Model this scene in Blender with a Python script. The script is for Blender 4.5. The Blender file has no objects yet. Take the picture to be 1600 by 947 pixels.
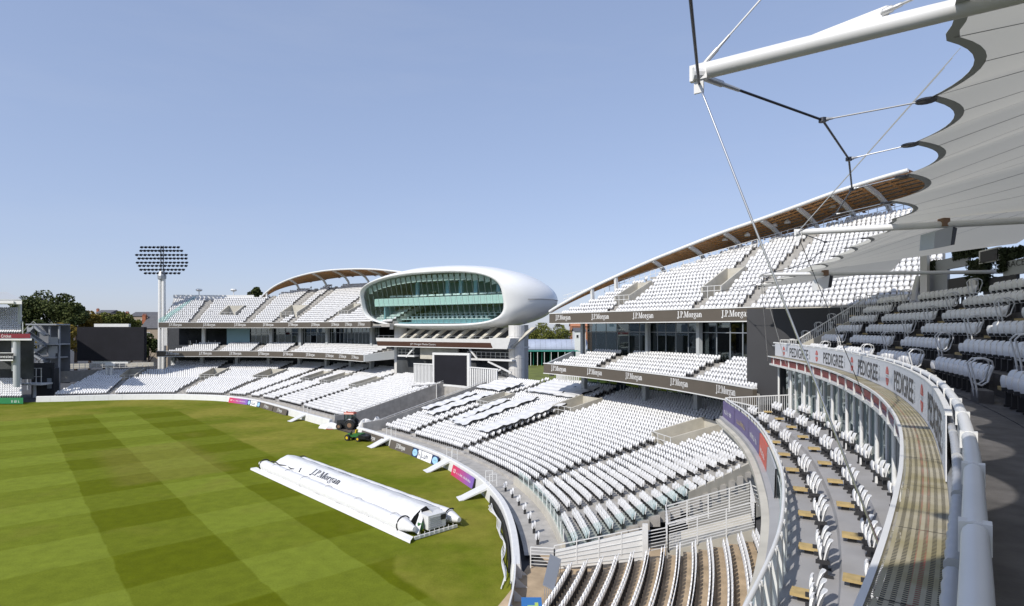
import bpy, bmesh, math, random
import numpy as np
from mathutils import Vector, Matrix
random.seed(7); rng = np.random.default_rng(11)
SC = bpy.context.scene; COL = SC.collection
R = math.radians
# ---------------------------------------------------------------- camera, sky, sun, exposure
F, YH, CH = 916.0, 514.0, 14.0          # focal length in photo pixels, horizon row, camera height
cam = bpy.data.objects.new('camera', bpy.data.cameras.new('camera')); COL.objects.link(cam)
cam.location = (0, 0, CH); cam.rotation_euler = (R(90), 0, 0)
cam.data.sensor_width = 36; cam.data.lens = 36*F/1600; cam.data.shift_y = (YH-473.5)/1600
cam.data.clip_start = 0.05; cam.data.clip_end = 6000
SC.camera = cam
SUN_DIR = Vector((-0.50, -0.58, 0.645)).normalized()     # towards the sun
wd = bpy.data.worlds.new('World'); SC.world = wd; wd.use_nodes = True
nt = wd.node_tree; nt.nodes.clear()
sky = nt.nodes.new('ShaderNodeTexSky'); sky.sky_type = 'NISHITA'; sky.sun_disc = False
sky.sun_elevation = math.asin(SUN_DIR.z); sky.sun_rotation = math.atan2(SUN_DIR.x, SUN_DIR.y)
sky.altitude = 50; sky.air_density = 1.0; sky.dust_density = 0.6; sky.ozone_density = 3.0
bg = nt.nodes.new('ShaderNodeBackground'); bg.inputs[1].default_value = 0.15
wo = nt.nodes.new('ShaderNodeOutputWorld')
gm = nt.nodes.new('ShaderNodeGamma'); gm.inputs[1].default_value = 0.43        # hazy, low-contrast sky
tn = nt.nodes.new('ShaderNodeMixRGB'); tn.blend_type = 'MULTIPLY'; tn.inputs[0].default_value = 1; tn.inputs[2].default_value = (1.38, 1.46, 1.80, 1)
nt.links.new(sky.outputs[0], gm.inputs[0]); nt.links.new(gm.outputs[0], tn.inputs[1]); 
tcw = nt.nodes.new('ShaderNodeTexCoord'); mpw = nt.nodes.new('ShaderNodeMapping'); mpw.inputs['Scale'].default_value = (1.6, 1.6, 9)
nzw = nt.nodes.new('ShaderNodeTexNoise'); nzw.inputs['Scale'].default_value = 1.7; nzw.inputs['Detail'].default_value = 7; nzw.inputs['Roughness'].default_value = .6
rpw = nt.nodes.new('ShaderNodeMapRange'); rpw.inputs[1].default_value = .48; rpw.inputs[2].default_value = .80; rpw.inputs[4].default_value = .07      # thin high haze
mxw = nt.nodes.new('ShaderNodeMixRGB'); mxw.inputs[2].default_value = (3.4, 3.5, 3.7, 1)
nt.links.new(tcw.outputs['Generated'], mpw.inputs[0]); nt.links.new(mpw.outputs[0], nzw.inputs['Vector']); nt.links.new(nzw.outputs[0], rpw.inputs[0])
nt.links.new(rpw.outputs[0], mxw.inputs[0]); nt.links.new(tn.outputs[0], mxw.inputs[1]); nt.links.new(mxw.outputs[0], bg.inputs[0]); nt.links.new(bg.outputs[0], wo.inputs[0])
sl = bpy.data.lights.new('sun', 'SUN'); sl.energy = 2.9; sl.angle = R(0.53); sl.color = (1.0, 0.95, 0.87)
so = bpy.data.objects.new('sun', sl); COL.objects.link(so)
so.rotation_euler = (-SUN_DIR).to_track_quat('-Z', 'Y').to_euler(); so.location = (-40, -40, 80)
SC.view_settings.view_transform = 'Standard'; SC.view_settings.look = 'None'
SC.view_settings.exposure = 0.5; SC.view_settings.gamma = 1.0
SC.view_settings.use_curve_mapping = False
SC.cycles.max_bounces = 8; SC.cycles.transparent_max_bounces = 16
# ---------------------------------------------------------------- helpers
def at(x, y, d): return ((x-800)/F*d, d, CH-(y-YH)/F*d)          # photo pixel at depth d -> point
def atz(x, y, z): return at(x, y, F*(CH-z)/(y-YH))               # photo pixel at height z -> point
def V3(p): return Vector(p)
MATS = {}
def mat(name, col, rough=0.6, metal=0.0, var=0.0, scale=1.0, bump=0.0, spec=0.5, bscale=None, detail=4, col2=None):
    m = bpy.data.materials.new(name); m.use_nodes = True; t = m.node_tree
    b = t.nodes['Principled BSDF']; b.inputs['Roughness'].default_value = rough
    b.inputs['Metallic'].default_value = metal; b.inputs['Specular IOR Level'].default_value = spec
    b.inputs['Base Color'].default_value = (*col, 1)
    if var or bump:
        tc = t.nodes.new('ShaderNodeTexCoord')
        n = t.nodes.new('ShaderNodeTexNoise'); n.inputs['Scale'].default_value = scale; n.inputs['Detail'].default_value = detail
        t.links.new(tc.outputs['Object'], n.inputs['Vector'])
    if var:
        r = t.nodes.new('ShaderNodeValToRGB'); r.color_ramp.elements[0].position = 0.3; r.color_ramp.elements[1].position = 0.7
        c2 = col2 if col2 else tuple(min(1, c*(1+var)) for c in col)
        r.color_ramp.elements[0].color = (*[c*(1-var) for c in col], 1) if not col2 else (*col, 1)
        r.color_ramp.elements[1].color = (*c2, 1)
        t.links.new(n.outputs['Fac'], r.inputs[0]); t.links.new(r.outputs[0], b.inputs['Base Color'])
    if bump:
        n2 = n
        if bscale:
            n2 = t.nodes.new('ShaderNodeTexNoise'); n2.inputs['Scale'].default_value = bscale; n2.inputs['Detail'].default_value = 5
            t.links.new(tc.outputs['Object'], n2.inputs['Vector'])
        bp = t.nodes.new('ShaderNodeBump'); bp.inputs['Strength'].default_value = bump; bp.inputs['Distance'].default_value = 0.02
        t.links.new(n2.outputs['Fac'], bp.inputs['Height']); t.links.new(bp.outputs[0], b.inputs['Normal'])
    MATS[name] = m; return m
def glassmat(name, tint, refl=0.06, rough=0.02):
    m = bpy.data.materials.new(name); m.use_nodes = True; t = m.node_tree; t.nodes.clear()
    o = t.nodes.new('ShaderNodeOutputMaterial'); mx = t.nodes.new('ShaderNodeMixShader')
    tr = t.nodes.new('ShaderNodeBsdfTransparent'); tr.inputs[0].default_value = (*tint, 1)
    gl = t.nodes.new('ShaderNodeBsdfGlossy'); gl.inputs['Roughness'].default_value = rough
    gl.inputs[0].default_value = (.85, .95, .95, 1)
    lw0 = t.nodes.new('ShaderNodeLayerWeight'); lw0.inputs['Blend'].default_value = .5; lw = t.nodes.new('ShaderNodeMath'); lw.operation = 'POWER'; lw.inputs[1].default_value = 4.0; t.links.new(lw0.outputs['Facing'], lw.inputs[0])
    ad = t.nodes.new('ShaderNodeMath'); ad.operation = 'ADD'; ad.inputs[1].default_value = refl; ad.use_clamp = True
    t.links.new(lw.outputs[0], ad.inputs[0]); t.links.new(ad.outputs[0], mx.inputs[0])
    t.links.new(tr.outputs[0], mx.inputs[1]); t.links.new(gl.outputs[0], mx.inputs[2]); t.links.new(mx.outputs[0], o.inputs[0])
    MATS[name] = m; return m
mat('white_seat', (.76, .76, .76), .40, var=.05, scale=.9, detail=8); mat('white_paint', (.70, .70, .69), .42, var=.04, scale=2)
mat('seat_grey', (.42, .43, .45), .5); mat('seat_frame', (.03, .03, .033), .5)
mat('concrete', (.38, .365, .34), .85, var=.16, scale=1.4, bump=.15, bscale=25)
mat('concrete_pale', (.50, .475, .41), .85, var=.12, scale=.9, bump=.1, bscale=20)
mat('terrace_tan', (.42, .32, .21), .9, var=.22, scale=1.1, bump=.2, bscale=22)
mat('deck_grey', (.34, .335, .34), .8, var=.10, scale=.8, bump=.1, bscale=30)
mat('floor_dark', (.105, .10, .10), .75, var=.3, scale=3, bump=.15, bscale=40)
mat('fascia_brown', (.105, .088, .07), .45, var=.05, scale=.6)
mat('media_brown', (.09, .045, .032), .4)
mat('slate_wall', (.036, .037, .042), .6, var=.08, scale=.4)
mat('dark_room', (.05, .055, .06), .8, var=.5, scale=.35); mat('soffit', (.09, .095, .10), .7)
mat('grey_steel', (.33, .35, .38), .45, .3); mat('column_grey', (.45, .47, .48), .6)
mat('dark_steel', (.05, .052, .06), .35, .7); mat('steel', (.62, .62, .62), .28, .9)
mat('cable_light', (.55, .55, .54), .4, .5); mat('black', (.012, .012, .013), .5)
mat('screen_black', (.016, .016, .021), .6, var=.12, scale=.5, spec=.15); mat('rubber', (.02, .02, .02), .8)
mat('timber', (.60, .31, .12), .6, var=.25, scale=3); mat('timber_gap', (.42, .40, .37), .8)
mat('yellow_wood', (.46, .34, .15), .7, var=.15, scale=6)
mat('tarp', (.70, .70, .70), .55, var=.05, scale=3, bump=.5, bscale=2.5)
mat('hull_white', (.80, .81, .81), .25, var=.015, scale=.25); mat('seam_grey', (.25, .25, .26), .5)
mat('desk_white', (.85, .86, .86), .4); mat('teal_panel', (.52, .62, .60), .4); mat('blue_wall', (.22, .36, .42), .6)
mat('red_panel', (.42, .06, .05), .5); mat('net_green', (.03, .24, .17), .8)
mat('brick', (.34, .12, .06), .85, var=.2, scale=4); mat('roof_slate', (.10, .10, .11), .8, var=.2, scale=2)
mat('roof_tile', (.40, .17, .09), .8, var=.2, scale=3); mat('stone_house', (.33, .27, .20), .85, var=.15, scale=2)
mat('bark', (.09, .06, .04), .9); mat('tarmac', (.06, .06, .063), .9, var=.2, scale=2, bump=.2, bscale=40)
mat('print_black', (.045, .045, .05), .5); mat('print_white', (.82, .82, .82), .5); mat('print_red', (.55, .06, .045), .5)
mat('banner_white', (.66, .67, .71), .5, var=.02, scale=2); mat('purple', (.13, .10, .24), .5); mat('gold', (.5, .38, .13), .5)
mat('red_orange', (.62, .10, .06), .5); mat('green_board', (.02, .20, .07), .5); mat('maroon', (.20, .015, .025), .5)
mat('blue_board', (.03, .16, .42), .5); mat('navy', (.02, .035, .11), .5); mat('pale_blue', (.33, .58, .80), .5); mat('lime', (.45, .60, .12), .5)
mat('tractor_red', (.45, .06, .03), .4); mat('mower_green', (.03, .14, .035), .4); mat('mower_yellow', (.65, .45, .02), .4)
mat('tyre', (.018, .018, .018), .85); mat('rust', (.22, .13, .08), .7); mat('mud', (.10, .08, .065), .95, var=.25, scale=3)
mat('hedge', (.035, .05, .02), .8); mat('interior_light', (.55, .56, .56), .6)
glassmat('glass_facade', (.34, .42, .45), .15); glassmat('glass_clear', (.80, .90, .89), .04); glassmat('glass_teal', (.80, .94, .92), .06)
glassmat('glass_room', (.62, .72, .72), .06)
def gradient_mat(name, a, b):        # printed colour blend along the board (uses the board's own x)
    m = mat(name, a, .45); t = m.node_tree; tc = t.nodes.new('ShaderNodeTexCoord'); sp = t.nodes.new('ShaderNodeSeparateXYZ')
    r = t.nodes.new('ShaderNodeValToRGB'); r.color_ramp.elements[0].color = (*a, 1); r.color_ramp.elements[1].color = (*b, 1)
    r.color_ramp.elements[0].position = .1; r.color_ramp.elements[1].position = .95
    t.links.new(tc.outputs['Generated'], sp.inputs[0]); t.links.new(sp.outputs[0], r.inputs[0]); t.links.new(r.outputs[0], t.nodes['Principled BSDF'].inputs['Base Color'])
gradient_mat('pink_purple', (.58, .03, .09), (.20, .11, .42))

def tag(o, label=None, cat=None, group=None, kind=None):
    if label: o['label'] = label
    if cat: o['category'] = cat
    if group: o['group'] = group
    if kind: o['kind'] = kind
    return o
def empty(name, loc=(0, 0, 0), rz=0.0, parent=None):
    o = bpy.data.objects.new(name, None); o.location = loc; o.rotation_euler = (0, 0, rz); o.empty_display_size = .3
    COL.objects.link(o)
    if parent: o.parent = parent
    return o
class MB:
    """collects boxes, tubes, quads; build() links them as one mesh object"""
    def __init__(s): s.v = []; s.f = []; s.m = []; s.cur = 0
    def poly(s, pts, m=None):
        n = len(s.v); s.v += [tuple(p) for p in pts]; s.f.append(tuple(range(n, n+len(pts)))); s.m.append(s.cur if m is None else m)
    def grid(s, rows, m=None, close=False):
        n = len(s.v); c = len(rows[0])
        for r in rows: s.v += [tuple(p) for p in r]
        for i in range(len(rows)-1):
            for j in range(c if close else c-1):
                k = (j+1) % c
                s.f.append((n+i*c+j, n+i*c+k, n+(i+1)*c+k, n+(i+1)*c+j)); s.m.append(s.cur if m is None else m)
    def hexa(s, b, t, m=None):           # b, t: four bottom and four top corners, same order
        n = len(s.v); s.v += [tuple(p) for p in b]+[tuple(p) for p in t]; k = s.cur if m is None else m
        for f in ((3, 2, 1, 0), (4, 5, 6, 7), (0, 1, 5, 4), (1, 2, 6, 5), (2, 3, 7, 6), (3, 0, 4, 7)):
            s.f.append(tuple(n+i for i in f)); s.m.append(k)
    def box(s, c, size, rz=0.0, m=None, rx=0.0, ry=0.0):
        M = Matrix.Rotation(rz, 3, 'Z') @ Matrix.Rotation(ry, 3, 'Y') @ Matrix.Rotation(rx, 3, 'X'); c = Vector(c); h = [d/2 for d in size]
        q = lambda x, y, z: c + M @ Vector((x*h[0], y*h[1], z*h[2]))
        s.hexa([q(-1, -1, -1), q(1, -1, -1), q(1, 1, -1), q(-1, 1, -1)], [q(-1, -1, 1), q(1, -1, 1), q(1, 1, 1), q(-1, 1, 1)], m)
    def beam(s, a, b, w, h, m=None, up=(0, 0, 1)):
        a, b = Vector(a), Vector(b); d = (b-a).normalized(); u = Vector(up)
        x = d.cross(u)
        if x.length < 1e-4: x = d.cross(Vector((0, 1, 0)))
        x = x.normalized(); z = x.cross(d); x = x*w/2; z = z*h/2
        s.hexa([a-x-z, a+x-z, b+x-z, b-x-z], [a-x+z, a+x+z, b+x+z, b-x+z], m)
    def tube(s, pts, r, n=8, m=None, cap=True):
        pts = [Vector(p) for p in pts]; rows = []
        rr = r if isinstance(r, (list, tuple)) else [r]*len(pts)
        for i, p in enumerate(pts):
            d = (pts[min(i+1, len(pts)-1)]-pts[max(i-1, 0)]).normalized()
            u = Vector((0, 0, 1)) if abs(d.z) < .95 else Vector((0, 1, 0))
            x = d.cross(u).normalized(); y = x.cross(d)
            rows.append([p+(x*math.cos(a)+y*math.sin(a))*rr[i] for a in [2*math.pi*k/n for k in range(n)]])
        s.grid(rows, m, close=True)
        if cap:
            s.poly(rows[0], m); s.poly(rows[-1][::-1], m)
    def build(s, name, mats, parent=None, smooth=False, local=None):
        me = bpy.data.meshes.new(name)
        v = s.v
        if local is not None:
            L = local.inverted(); v = [tuple(L @ Vector(p)) for p in v]
        me.from_pydata(v, [], s.f)
        for k in ([mats] if isinstance(mats, str) else mats): me.materials.append(MATS[k])
        me.polygons.foreach_set('material_index', s.m)
        if smooth: me.polygons.foreach_set('use_smooth', [True]*len(s.f))
        me.update()
        return link(name, me, parent)
def link(name, me, parent=None):
    o = bpy.data.objects.new(name, me); COL.objects.link(o)
    if parent:
        o.parent = parent
        o.matrix_parent_inverse = parent.matrix_basis.inverted()
    return o
def piece(name, fn, mats, parent=None, smooth=False):
    b = MB(); fn(b); return b.build(name, mats, parent, smooth)
def npmesh(name, verts, tmpl_f, mi, count, nv, mats):
    """many copies of one template in one mesh; verts (count*nv,3)"""
    me = bpy.data.meshes.new(name)
    me.vertices.add(len(verts)); me.vertices.foreach_set('co', np.asarray(verts, np.float32).ravel())
    lt = np.array([len(f) for f in tmpl_f]); flat = np.concatenate([np.array(f) for f in tmpl_f])
    loops = (flat[None, :] + (np.arange(count)*nv)[:, None]).ravel()
    tot = np.tile(lt, count); start = np.concatenate([[0], np.cumsum(tot)[:-1]])
    me.loops.add(len(loops)); me.loops.foreach_set('vertex_index', loops.astype(np.int32))
    me.polygons.add(len(tot)); me.polygons.foreach_set('loop_start', start.astype(np.int32))
    for k in mats: me.materials.append(MATS[k])
    me.polygons.foreach_set('material_index', np.tile(np.array(mi), count).astype(np.int32))
    me.update(calc_edges=True); me.validate(); return me
class Curve:
    def __init__(s, pts, step=.2):
        P = [np.array(p, float) for p in pts]; out = []
        P = [2*P[0]-P[1]] + P + [2*P[-1]-P[-2]]
        for i in range(1, len(P)-2):
            a, b, c, d = P[i-1:i+3]; n = max(4, int(np.linalg.norm(c-b)/step))
            for k in range(n):
                t = k/n; out.append(.5*((2*b)+(-a+c)*t+(2*a-5*b+4*c-d)*t*t+(-a+3*b-3*c+d)*t**3))
        out.append(P[-2]); s.P = np.array(out)
        k = np.ones(25)/25                         # smooth away digitising jitter
        pad = np.vstack([2*s.P[0]-s.P[12:0:-1], s.P, 2*s.P[-1]-s.P[-2:-14:-1]])
        s.P = np.stack([np.convolve(pad[:, j], k, 'valid') for j in (0, 1)], 1)
        s.S = np.concatenate([[0], np.cumsum(np.linalg.norm(np.diff(s.P, axis=0), axis=1))]); s.L = s.S[-1]
        T = np.gradient(s.P, s.S, axis=0); T /= np.linalg.norm(T, axis=1)[:, None]; s.T = T
    def pn(s, q):
        q = np.atleast_1d(np.asarray(q, float)); qc = np.clip(q, 0, s.L)
        p = np.stack([np.interp(qc, s.S, s.P[:, j]) for j in (0, 1)], 1); t = np.stack([np.interp(qc, s.S, s.T[:, j]) for j in (0, 1)], 1)
        t /= np.linalg.norm(t, axis=1)[:, None]; p = p + t*(q-qc)[:, None]
        return p, np.stack([t[:, 1], -t[:, 0]], 1), t
    def w(s, q, o, z=0.0):
        p, n, _ = s.pn(q); x = p[0]+n[0]*o; return (float(x[0]), float(x[1]), float(z))
    def n(s, q): return s.pn(q)[1][0]
    def rot(s, q):                                  # z rotation with local +y pointing outwards (away from the pitch)
        n = s.n(q); return math.atan2(-n[0], n[1])
    def sx(s, x, o, lo=None, hi=None):               # arclength at which offset o is seen at photo column x
        q = np.arange(lo or 0, hi or s.L, .1); p, n, _ = s.pn(q); w = p+n*o
        c = np.where(w[:, 1] > 1, 800+F*w[:, 0]/np.maximum(w[:, 1], 1), 1e9); return float(q[np.argmin(abs(c-x))])
# ---------------------------------------------------------------- plan curves
BPTS = [(-16, 1), (-11.5, 5.5), (-7.5, 10.3), (-4.5, 15), (-2.2, 20), (-.8, 25)] + [atz(x, y, 0)[:2] for x, y in
        [(795, 945), (797, 893), (794, 853.7), (781, 810), (762, 782.6), (741, 761), (709, 740), (683, 725), (646, 710), (610, 697.8),
         (579, 687), (545, 677), (512.5, 667.5), (465, 653.7), (427.5, 642), (390, 632.5), (340, 626.5), (270, 624.5), (200, 624.8), (150, 626), (75, 628)]] + [(-101, 111.0)]
B = Curve(BPTS)                                   # foot of the boundary wall, from this stand round to the left
M = Curve([(-9, -7.2), (-6, -5), (-2.8, -2.2), (-.8, 0), (.9, 2.1), (2.4, 4), (3.3, 5.2), (4.1, 6.2), (4.9, 7.4), (5.8, 8.7), (7.47, 11.25), (8.8, 13.6),
           (10.66, 17.2), (12.15, 20.7), (14.1, 25.8), (16, 32.3), (17.6, 40.3)])           # front edge of the near stand's upper level
E = Curve([(44, 14), (38.5, 26), (33, 36), (30.5, 40.8), (28, 45), (25.3, 49.2), (22.3, 53.5), (18.6, 58), (14.3, 63.5), (9.5, 70), (4.75, 76.5), (2.6, 79.4)])
def sB(Y): return float(B.S[np.argmin(abs(B.P[:, 1]-Y) + (B.P[:, 0] < -60)*100)])
# ---------------------------------------------------------------- ground
def grass_mat():
    m = mat('turf', (.1, .13, .02), .9, spec=.04); t = m.node_tree; N = t.nodes; L = t.links; b = N['Principled BSDF']
    tc = N.new('ShaderNodeTexCoord')
    def dot(v):
        n = N.new('ShaderNodeVectorMath'); n.operation = 'DOT_PRODUCT'; n.inputs[1].default_value = v; L.new(wv, n.inputs[0]); return n.outputs['Value']
    def mth(op, a, c=None, clamp=False):
        n = N.new('ShaderNodeMath'); n.operation = op; n.use_clamp = clamp
        for i, q in enumerate((a, c)):
            if q is None: continue
            if isinstance(q, (int, float)): n.inputs[i].default_value = q
            else: L.new(q, n.inputs[i])
        return n.outputs[0]
    nz = N.new('ShaderNodeTexNoise'); nz.inputs['Scale'].default_value = .35; nz.inputs['Detail'].default_value = 3; L.new(tc.outputs['Object'], nz.inputs['Vector'])
    wob = N.new('ShaderNodeVectorMath'); wob.operation = 'MULTIPLY_ADD'; L.new(nz.outputs['Color'], wob.inputs[0]); wob.inputs[1].default_value = (.5, .5, 0); L.new(tc.outputs['Object'], wob.inputs[2])
    wv = wob.outputs[0]
    u = dot((.757, .653, 0)); v = dot((-.653, .757, 0))
    def sstep(q, e, w=.12):   # smooth step at e
        return mth('ADD', mth('DIVIDE', mth('SUBTRACT', q, e), w), .5, True)
    def add(a, c): return mth('ADD', a, c)
    def mul(a, c): return mth('MULTIPLY', a, c)
    # stripe edges measured on the outfield: u across the long mown bands, v across the short ones
    lu = mth('SUBTRACT', 1.0, sstep(u, 5.2)); lu = add(lu, mul(sstep(u, 11.1), mth('SUBTRACT', 1.0, sstep(u, 16.45))))
    tri = mth('PINGPONG', mth('ADD', v, -37.7+5.74*20), 5.74)       # 0..5.74..0
    fr = mth('FRACT', mth('DIVIDE', mth('ADD', v, -37.7+5.74*20), 11.48))
    lv = mth('MULTIPLY', sstep(fr, .5, .02), mth('SUBTRACT', 1.0, sstep(fr, .99, .02)))
    # mown square ends: plain outfield to the right and far
    edge = mth('MAXIMUM', 17.2, mth('MINIMUM', 22.6, mth('ADD', mth('MULTIPLY', mth('SUBTRACT', v, 30.0), .55), 17.2)))
    ins = mth('SUBTRACT', 1.0, mth('ADD', mth('DIVIDE', mth('SUBTRACT', u, edge), .35), .5, True))
    ins = mul(ins, mth('SUBTRACT', 1.0, sstep(v, 118, 3)))
    s = add(mul(lu, .60), mul(lv, .40)); 
    def mix(f, a, c):
        n = N.new('ShaderNodeMixRGB')
        for i, q in enumerate((f, a, c)):
            if isinstance(q, tuple): n.inputs[i].default_value = (*q, 1)
            elif isinstance(q, float): n.inputs[i].default_value = q
            else: L.new(q, n.inputs[i])
        return n.outputs[0]
    striped = mix(s, (.104, .124, .005), (.172, .208, .024))
    n1 = N.new('ShaderNodeTexNoise'); n1.inputs['Scale'].default_value = .085; n1.inputs['Detail'].default_value = 6; n1.inputs['Roughness'].default_value = .62; L.new(tc.outputs['Object'], n1.inputs['Vector'])
    r1 = N.new('ShaderNodeValToRGB'); r1.color_ramp.elements[0].position = .40; r1.color_ramp.elements[1].position = .62; L.new(n1.outputs[0], r1.inputs[0])
    plain = mix(r1.outputs[0], (.124, .152, .012), (.225, .212, .036))
    base = mix(ins, plain, striped)
    n3 = N.new('ShaderNodeTexNoise'); n3.inputs['Scale'].default_value = .16; n3.inputs['Detail'].default_value = 5; L.new(tc.outputs['Object'], n3.inputs['Vector'])
    r3 = N.new('ShaderNodeValToRGB'); r3.color_ramp.elements[0].position = .57; r3.color_ramp.elements[1].position = .72; L.new(n3.outputs[0], r3.inputs[0])
    base = mix(mul(r3.outputs[0], .30), base, (.19, .165, .035))       # dry patches
    # worn strip in the middle of the square (pitches) seen far left
    wa = mul(mul(sstep(v, 62, 1.0), mth('SUBTRACT', 1.0, sstep(v, 82, 1.0))), mul(sstep(u, 8.0, 1.5), mth('SUBTRACT', 1.0, sstep(u, 17.5, 1.5))))
    base = mix(mul(wa, .35), base, (.20, .17, .04))
    n2 = N.new('ShaderNodeTexNoise'); n2.inputs['Scale'].default_value = 9; n2.inputs['Detail'].default_value = 7; n2.inputs['Roughness'].default_value = .75; L.new(tc.outputs['Object'], n2.inputs['Vector'])
    n4 = N.new('ShaderNodeTexNoise'); n4.inputs['Scale'].default_value = 1.1; n4.inputs['Detail'].default_value = 5; L.new(tc.outputs['Object'], n4.inputs['Vector'])
    k = mth('ADD', mth('MULTIPLY', n2.outputs[0], .9), mth('MULTIPLY', n4.outputs[0], .55)); k = mth('ADD', k, .28)
    hs = N.new('ShaderNodeHueSaturation'); L.new(k, hs.inputs['Value']); L.new(base, hs.inputs['Color']); L.new(hs.outputs[0], b.inputs['Base Color'])
    bp = N.new('ShaderNodeBump'); bp.inputs['Strength'].default_value = .25; bp.inputs['Distance'].default_value = .03; L.new(n2.outputs[0], bp.inputs['Height']); L.new(bp.outputs[0], b.inputs['Normal'])
grass_mat()
tag(piece('ground', lambda b: b.poly([(-2500, -800, -.06), (2500, -800, -.06), (2500, 4000, -.06), (-2500, 4000, -.06)]), 'tarmac'), kind='structure')
def _fld(b):
    ring = [B.w(s, .05, 0) for s in np.arange(0, B.L, 1.0)] + [B.w(B.L, .05, 0)]
    b.poly(ring + [(-130, 108, 0), (-160, 60, 0), (-150, 0, 0), (-100, -30, 0), (-40, -20, 0)])
tag(piece('playing_field', _fld, 'turf'), kind='structure')
# ---------------------------------------------------------------- seats
def seat_template():
    v = []; f = []; mi = []
    def prism(out, y0, y1, lean, m):
        n = len(v); k = len(out); z0 = out[0][1]
        for y in (y0, y1):
            for x, z in out: v.append((x, y+lean*(z-z0), z))
        f.append(tuple(range(n, n+k))); f.append(tuple(range(n+2*k-1, n+k-1, -1))); mi.extend([m, m])
        for i in range(k):
            j = (i+1) % k; f.append((n+i, n+k+i, n+k+j, n+j)); mi.append(m)
    prism([(-.172, .40), (.172, .40), (.187, .66), (.14, .83), (-.14, .83), (-.187, .66)], .30, .335, .16, 0)
    prism([(-.168, .37), (.168, .37), (.173, .60), (.11, .70), (-.11, .70), (-.173, .60)], .16, .215, .10, 0)
    prism([(-.03, .03), (.03, .03), (.03, .46), (-.03, .46)], .22, .40, 0, 1)
    return np.array(v), f, mi
SV, SF, SM = seat_template()
seat_mesh = bpy.data.meshes.new('seat'); seat_mesh.from_pydata([tuple(x) for x in SV], [], SF)
for k in ('white_seat', 'seat_frame'): seat_mesh.materials.append(MATS[k])
seat_mesh.polygons.foreach_set('material_index', SM); seat_mesh.update()
def place_seats(root, arr, keep, name='seating'):
    """arr rows: x,y,z,rot. The `keep` nearest become single parts, the rest one part of kind stuff"""
    arr = np.array(arr); g = np.random.default_rng(len(arr)); arr[:, 3] += g.normal(0, .035, len(arr)); arr[:, 2] += g.normal(0, .010, len(arr))
    dist = np.hypot(arr[:, 0], np.hypot(arr[:, 1], arr[:, 2]-CH)); vis = (arr[:, 1] > 1)
    colx = 800+F*arr[:, 0]/np.maximum(arr[:, 1], .5); rowy = YH+F*(CH-arr[:, 2]-.6)/np.maximum(arr[:, 1], .5)
    seen = vis & (colx > -20) & (colx < 1620) & (rowy < 960)
    order = np.argsort(np.where(seen, dist, 1e6)); single = order[:keep]; rest = order[keep:]
    for i in single:
        if not seen[i]: continue
        o = link('seat', seat_mesh); o.location = arr[i, :3]; o.rotation_euler = (0, 0, arr[i, 3]); o.parent = root
        o.matrix_parent_inverse = root.matrix_basis.inverted()
    if len(rest):
        a = arr[rest]; c, s = np.cos(a[:, 3])[:, None], np.sin(a[:, 3])[:, None]
        x = SV[None, :, 0]*c-SV[None, :, 1]*s+a[:, 0:1]; y = SV[None, :, 0]*s+SV[None, :, 1]*c+a[:, 1:2]; z = SV[None, :, 2]+a[:, 2:3]+x*0
        me = npmesh(name, np.stack([x, y, z], 2).reshape(-1, 3), SF, SM, len(a), len(SV), ('white_seat', 'seat_frame'))
        tag(link(name, me, root), kind='stuff')
def arc_positions(cv, sa, sb, o, pitch):
    q = np.arange(sa, sb, .1)
    if len(q) < 3: return np.array([])
    p, n, _ = cv.pn(q); w = p+n*o; L = np.concatenate([[0], np.cumsum(np.linalg.norm(np.diff(w, axis=0), axis=1))])
    k = int(L[-1]/pitch)
    return np.interp((np.arange(k)+.5)*pitch, L, q) if k > 0 else np.array([])
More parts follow.
